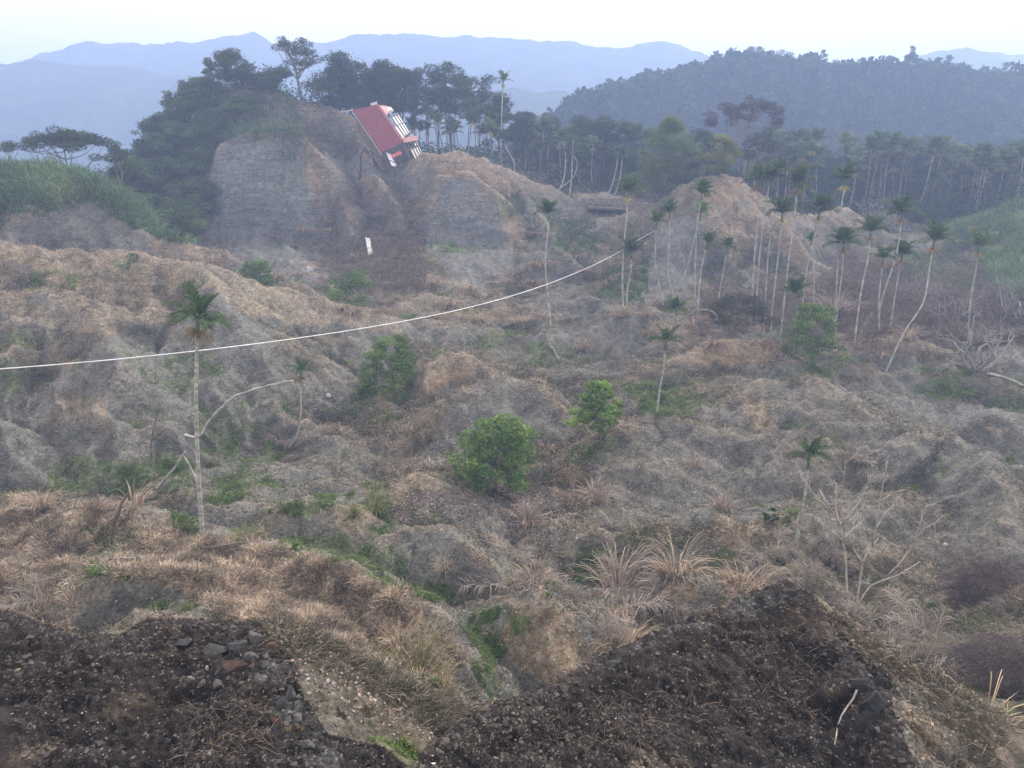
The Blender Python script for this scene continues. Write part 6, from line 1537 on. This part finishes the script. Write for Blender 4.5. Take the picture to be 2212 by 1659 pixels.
# shrubs and weeds on the slopes under the palms and ridge, leafy floor of the groves behind
mb = MB()
fl = sstep(141, 152, _R) * (1 - sstep(200, 240, _R)) * (gy > 60) * ((_U < 560) | (_U > 860) | (_R > 150)) * (1 - .0 * gst)
p, i, j, r = scatter(130000, fl * (.6 + fbm(gx, gy, 6, 3, 250)).clip(0.05, 1), rg)
p[:, 2] += rg.uniform(0, 1, len(p)) ** 1.4 * np.interp(_U[i, j], [500, 800, 1400, 1640, 2000, 2400], [3, 3.5, 5, 8.5, 8, 4])
leaves(mb, rg, p, rg.uniform(.3, .6, len(p)), np.array((.035, .055, .026)) * rg.uniform(.7, 1.3, (len(p), 1)), up=.2, aspect=.6)
stuff('grove_undergrowth', mb, M_LEAF)
mb = MB()
sh = mask_of(gx, gy, gz, [([(1180, 470), (1270, 475), (1300, 540), (1190, 550)], 95, 140, 1.0), ([(1320, 600), (1400, 560), (1400, 640), (1290, 660)], 85, 130, .7), ([(1070, 420), (1140, 430), (1130, 490), (1090, 480)], 100, 150, .8), ([(620, 340), (670, 350), (650, 430), (610, 400)], 110, 150, .6), ([(700, 270), (750, 280), (740, 330), (690, 330)], 120, 150, .6), ([(620, 400), (660, 420), (640, 450)], 110, 140, .6)], 42, 34)
p, i, j, r = scatter(6000, sh, rg)
p[:, 2] += rg.uniform(0, .7, len(p))
leaves(mb, rg, p, rg.uniform(.15, .35, len(p)), np.array((.055, .085, .04)) * rg.uniform(.6, 1.5, (len(p), 1)), up=.5, aspect=.6)
stuff('creeping_plants', mb, M_LEAF)

# ------------------------------------------------------------------ the wooded hill far behind
wr = np.random.default_rng(71)
def hill_pts(n, cond):
    w = cond.ravel().astype(float); c = np.cumsum(w); c /= c[-1]
    k = np.searchsorted(c, wr.uniform(0, 1, n)); i, j = np.divmod(k, HA)
    i = np.minimum(i, HR - 2); j = np.minimum(j, HA - 2); a, b = wr.uniform(0, 1, n), wr.uniform(0, 1, n)
    q = lambda A: A[i, j] * (1 - a) * (1 - b) + A[i + 1, j] * a * (1 - b) + A[i, j + 1] * (1 - a) * b + A[i + 1, j + 1] * a * b
    return np.stack([q(hx), q(hy), q(hz)], 1)
hR = np.hypot(hx, hy); hU, hV = project(hx, hy, hz)
P = hill_pts(11000, (hR < 440) & (hU > 1080) & (hU < 2700))
mb = MB()
for c0 in P:
    s = 1.6 + 3.2 * wr.uniform() ** 2.2; n = int(9 * s)
    d = unit(wr.normal(size=(n, 3))) * wr.uniform(.6, 1, (n, 1)); d[:, 2] = abs(d[:, 2]) * wr.uniform(.9, 1.8)
    leaves(mb, wr, c0 + [0, 0, wr.uniform(0, 2.5)] + d * s * .8, wr.uniform(.38, .6, n) * s, np.array((.018, .032, .018)) * wr.uniform(.5, 2.0), up=.1, aspect=.9)
stuff('hillside_woods', mb, M_LEAF)
# trees one can tell apart along its crest
proto = []
for i in range(7):
    kw = [dict(H=13, cw=9, cb=1.5), dict(H=16, cw=8, cb=2), dict(H=12, cw=11, cb=2), dict(H=17, cw=8, cb=2), dict(H=11, cw=9, cb=1.5), dict(H=19, cw=7, cb=2), dict(H=15, cw=11, cb=3)][i]
    tb, lb = tree_data(700 + i, cd=kw['cw'], n_puff=44, puff=kw['cw'] * .19, n_leaf=60, leaf=.8, tint=G_DARK, tint2=G_MID, tr=.3, **kw)
    proto.append((tb.mesh('trunk', M_BARK, True), lb.mesh('crown', M_LEAF)))
crest = [p for p in RIDGES[-1][0]]
cu = np.array([p[0] for p in crest]); cvv = np.array([p[1] for p in crest]); cD = np.array([p[2] for p in crest])
prof_u = [1220, 1290, 1350, 1420, 1470, 1540, 1585, 1630, 1660, 1700, 1740, 1770, 1810, 1860, 1900, 1960, 2010, 2060, 2110, 2160, 2212]
prof_v = [238, 205, 178, 165, 140, 128, 140, 100, 112, 110, 135, 128, 160, 142, 140, 150, 128, 148, 148, 145, 160]
kinds = {0: 'tree', 1: 'tree', 2: 'tree', 3: 'bamboo', 4: 'tree', 5: 'bamboo', 6: 'tree'}
for n, u in enumerate(np.concatenate([np.arange(1225, 2260, 21), np.arange(2270, 2500, 30)])):
    u = u + wr.uniform(-6, 6); D = np.interp(u, cu, cD) + wr.uniform(-10, 2)
    g = W(u, np.interp(u, cu, cvv), D)
    # stand on the hill sheet
    fi = (math.log(math.hypot(g[0], g[1])) - math.log(268)) / (math.log(1550) - math.log(268)) * (HR - 1)
    fj = (math.degrees(math.atan2(g[0], g[1])) + 60) / 120 * (HA - 1)
    g[2] = hz[int(fi), int(np.clip(fj, 0, HA - 1))] - .5
    vt = np.interp(u, prof_u, prof_v) + wr.uniform(-4, 12)
    need = W(u, vt, D)[2] - g[2]
    k = wr.integers(7); H = [13, 16, 12, 18, 11, 20, 15][k]; s = float(np.clip(need / H, .5, 1.1))
    bam = kinds[k] == 'bamboo'
    lb = ('slim upright bamboo plume' if bam else 'rounded dark tree') + ' on the crest of the blue wooded hill'
    root = thing('bamboo_plume' if bam else 'hilltop_tree', lb, 'bamboo' if bam else 'tree', g, ('bamboo plumes' if bam else 'trees') + ' along the crest of the blue wooded hill')
    root.scale = (s, s, s); root.rotation_euler[2] = wr.uniform(0, 6)
    link('trunk', proto[k][0], root); link('crown', proto[k][1], root)
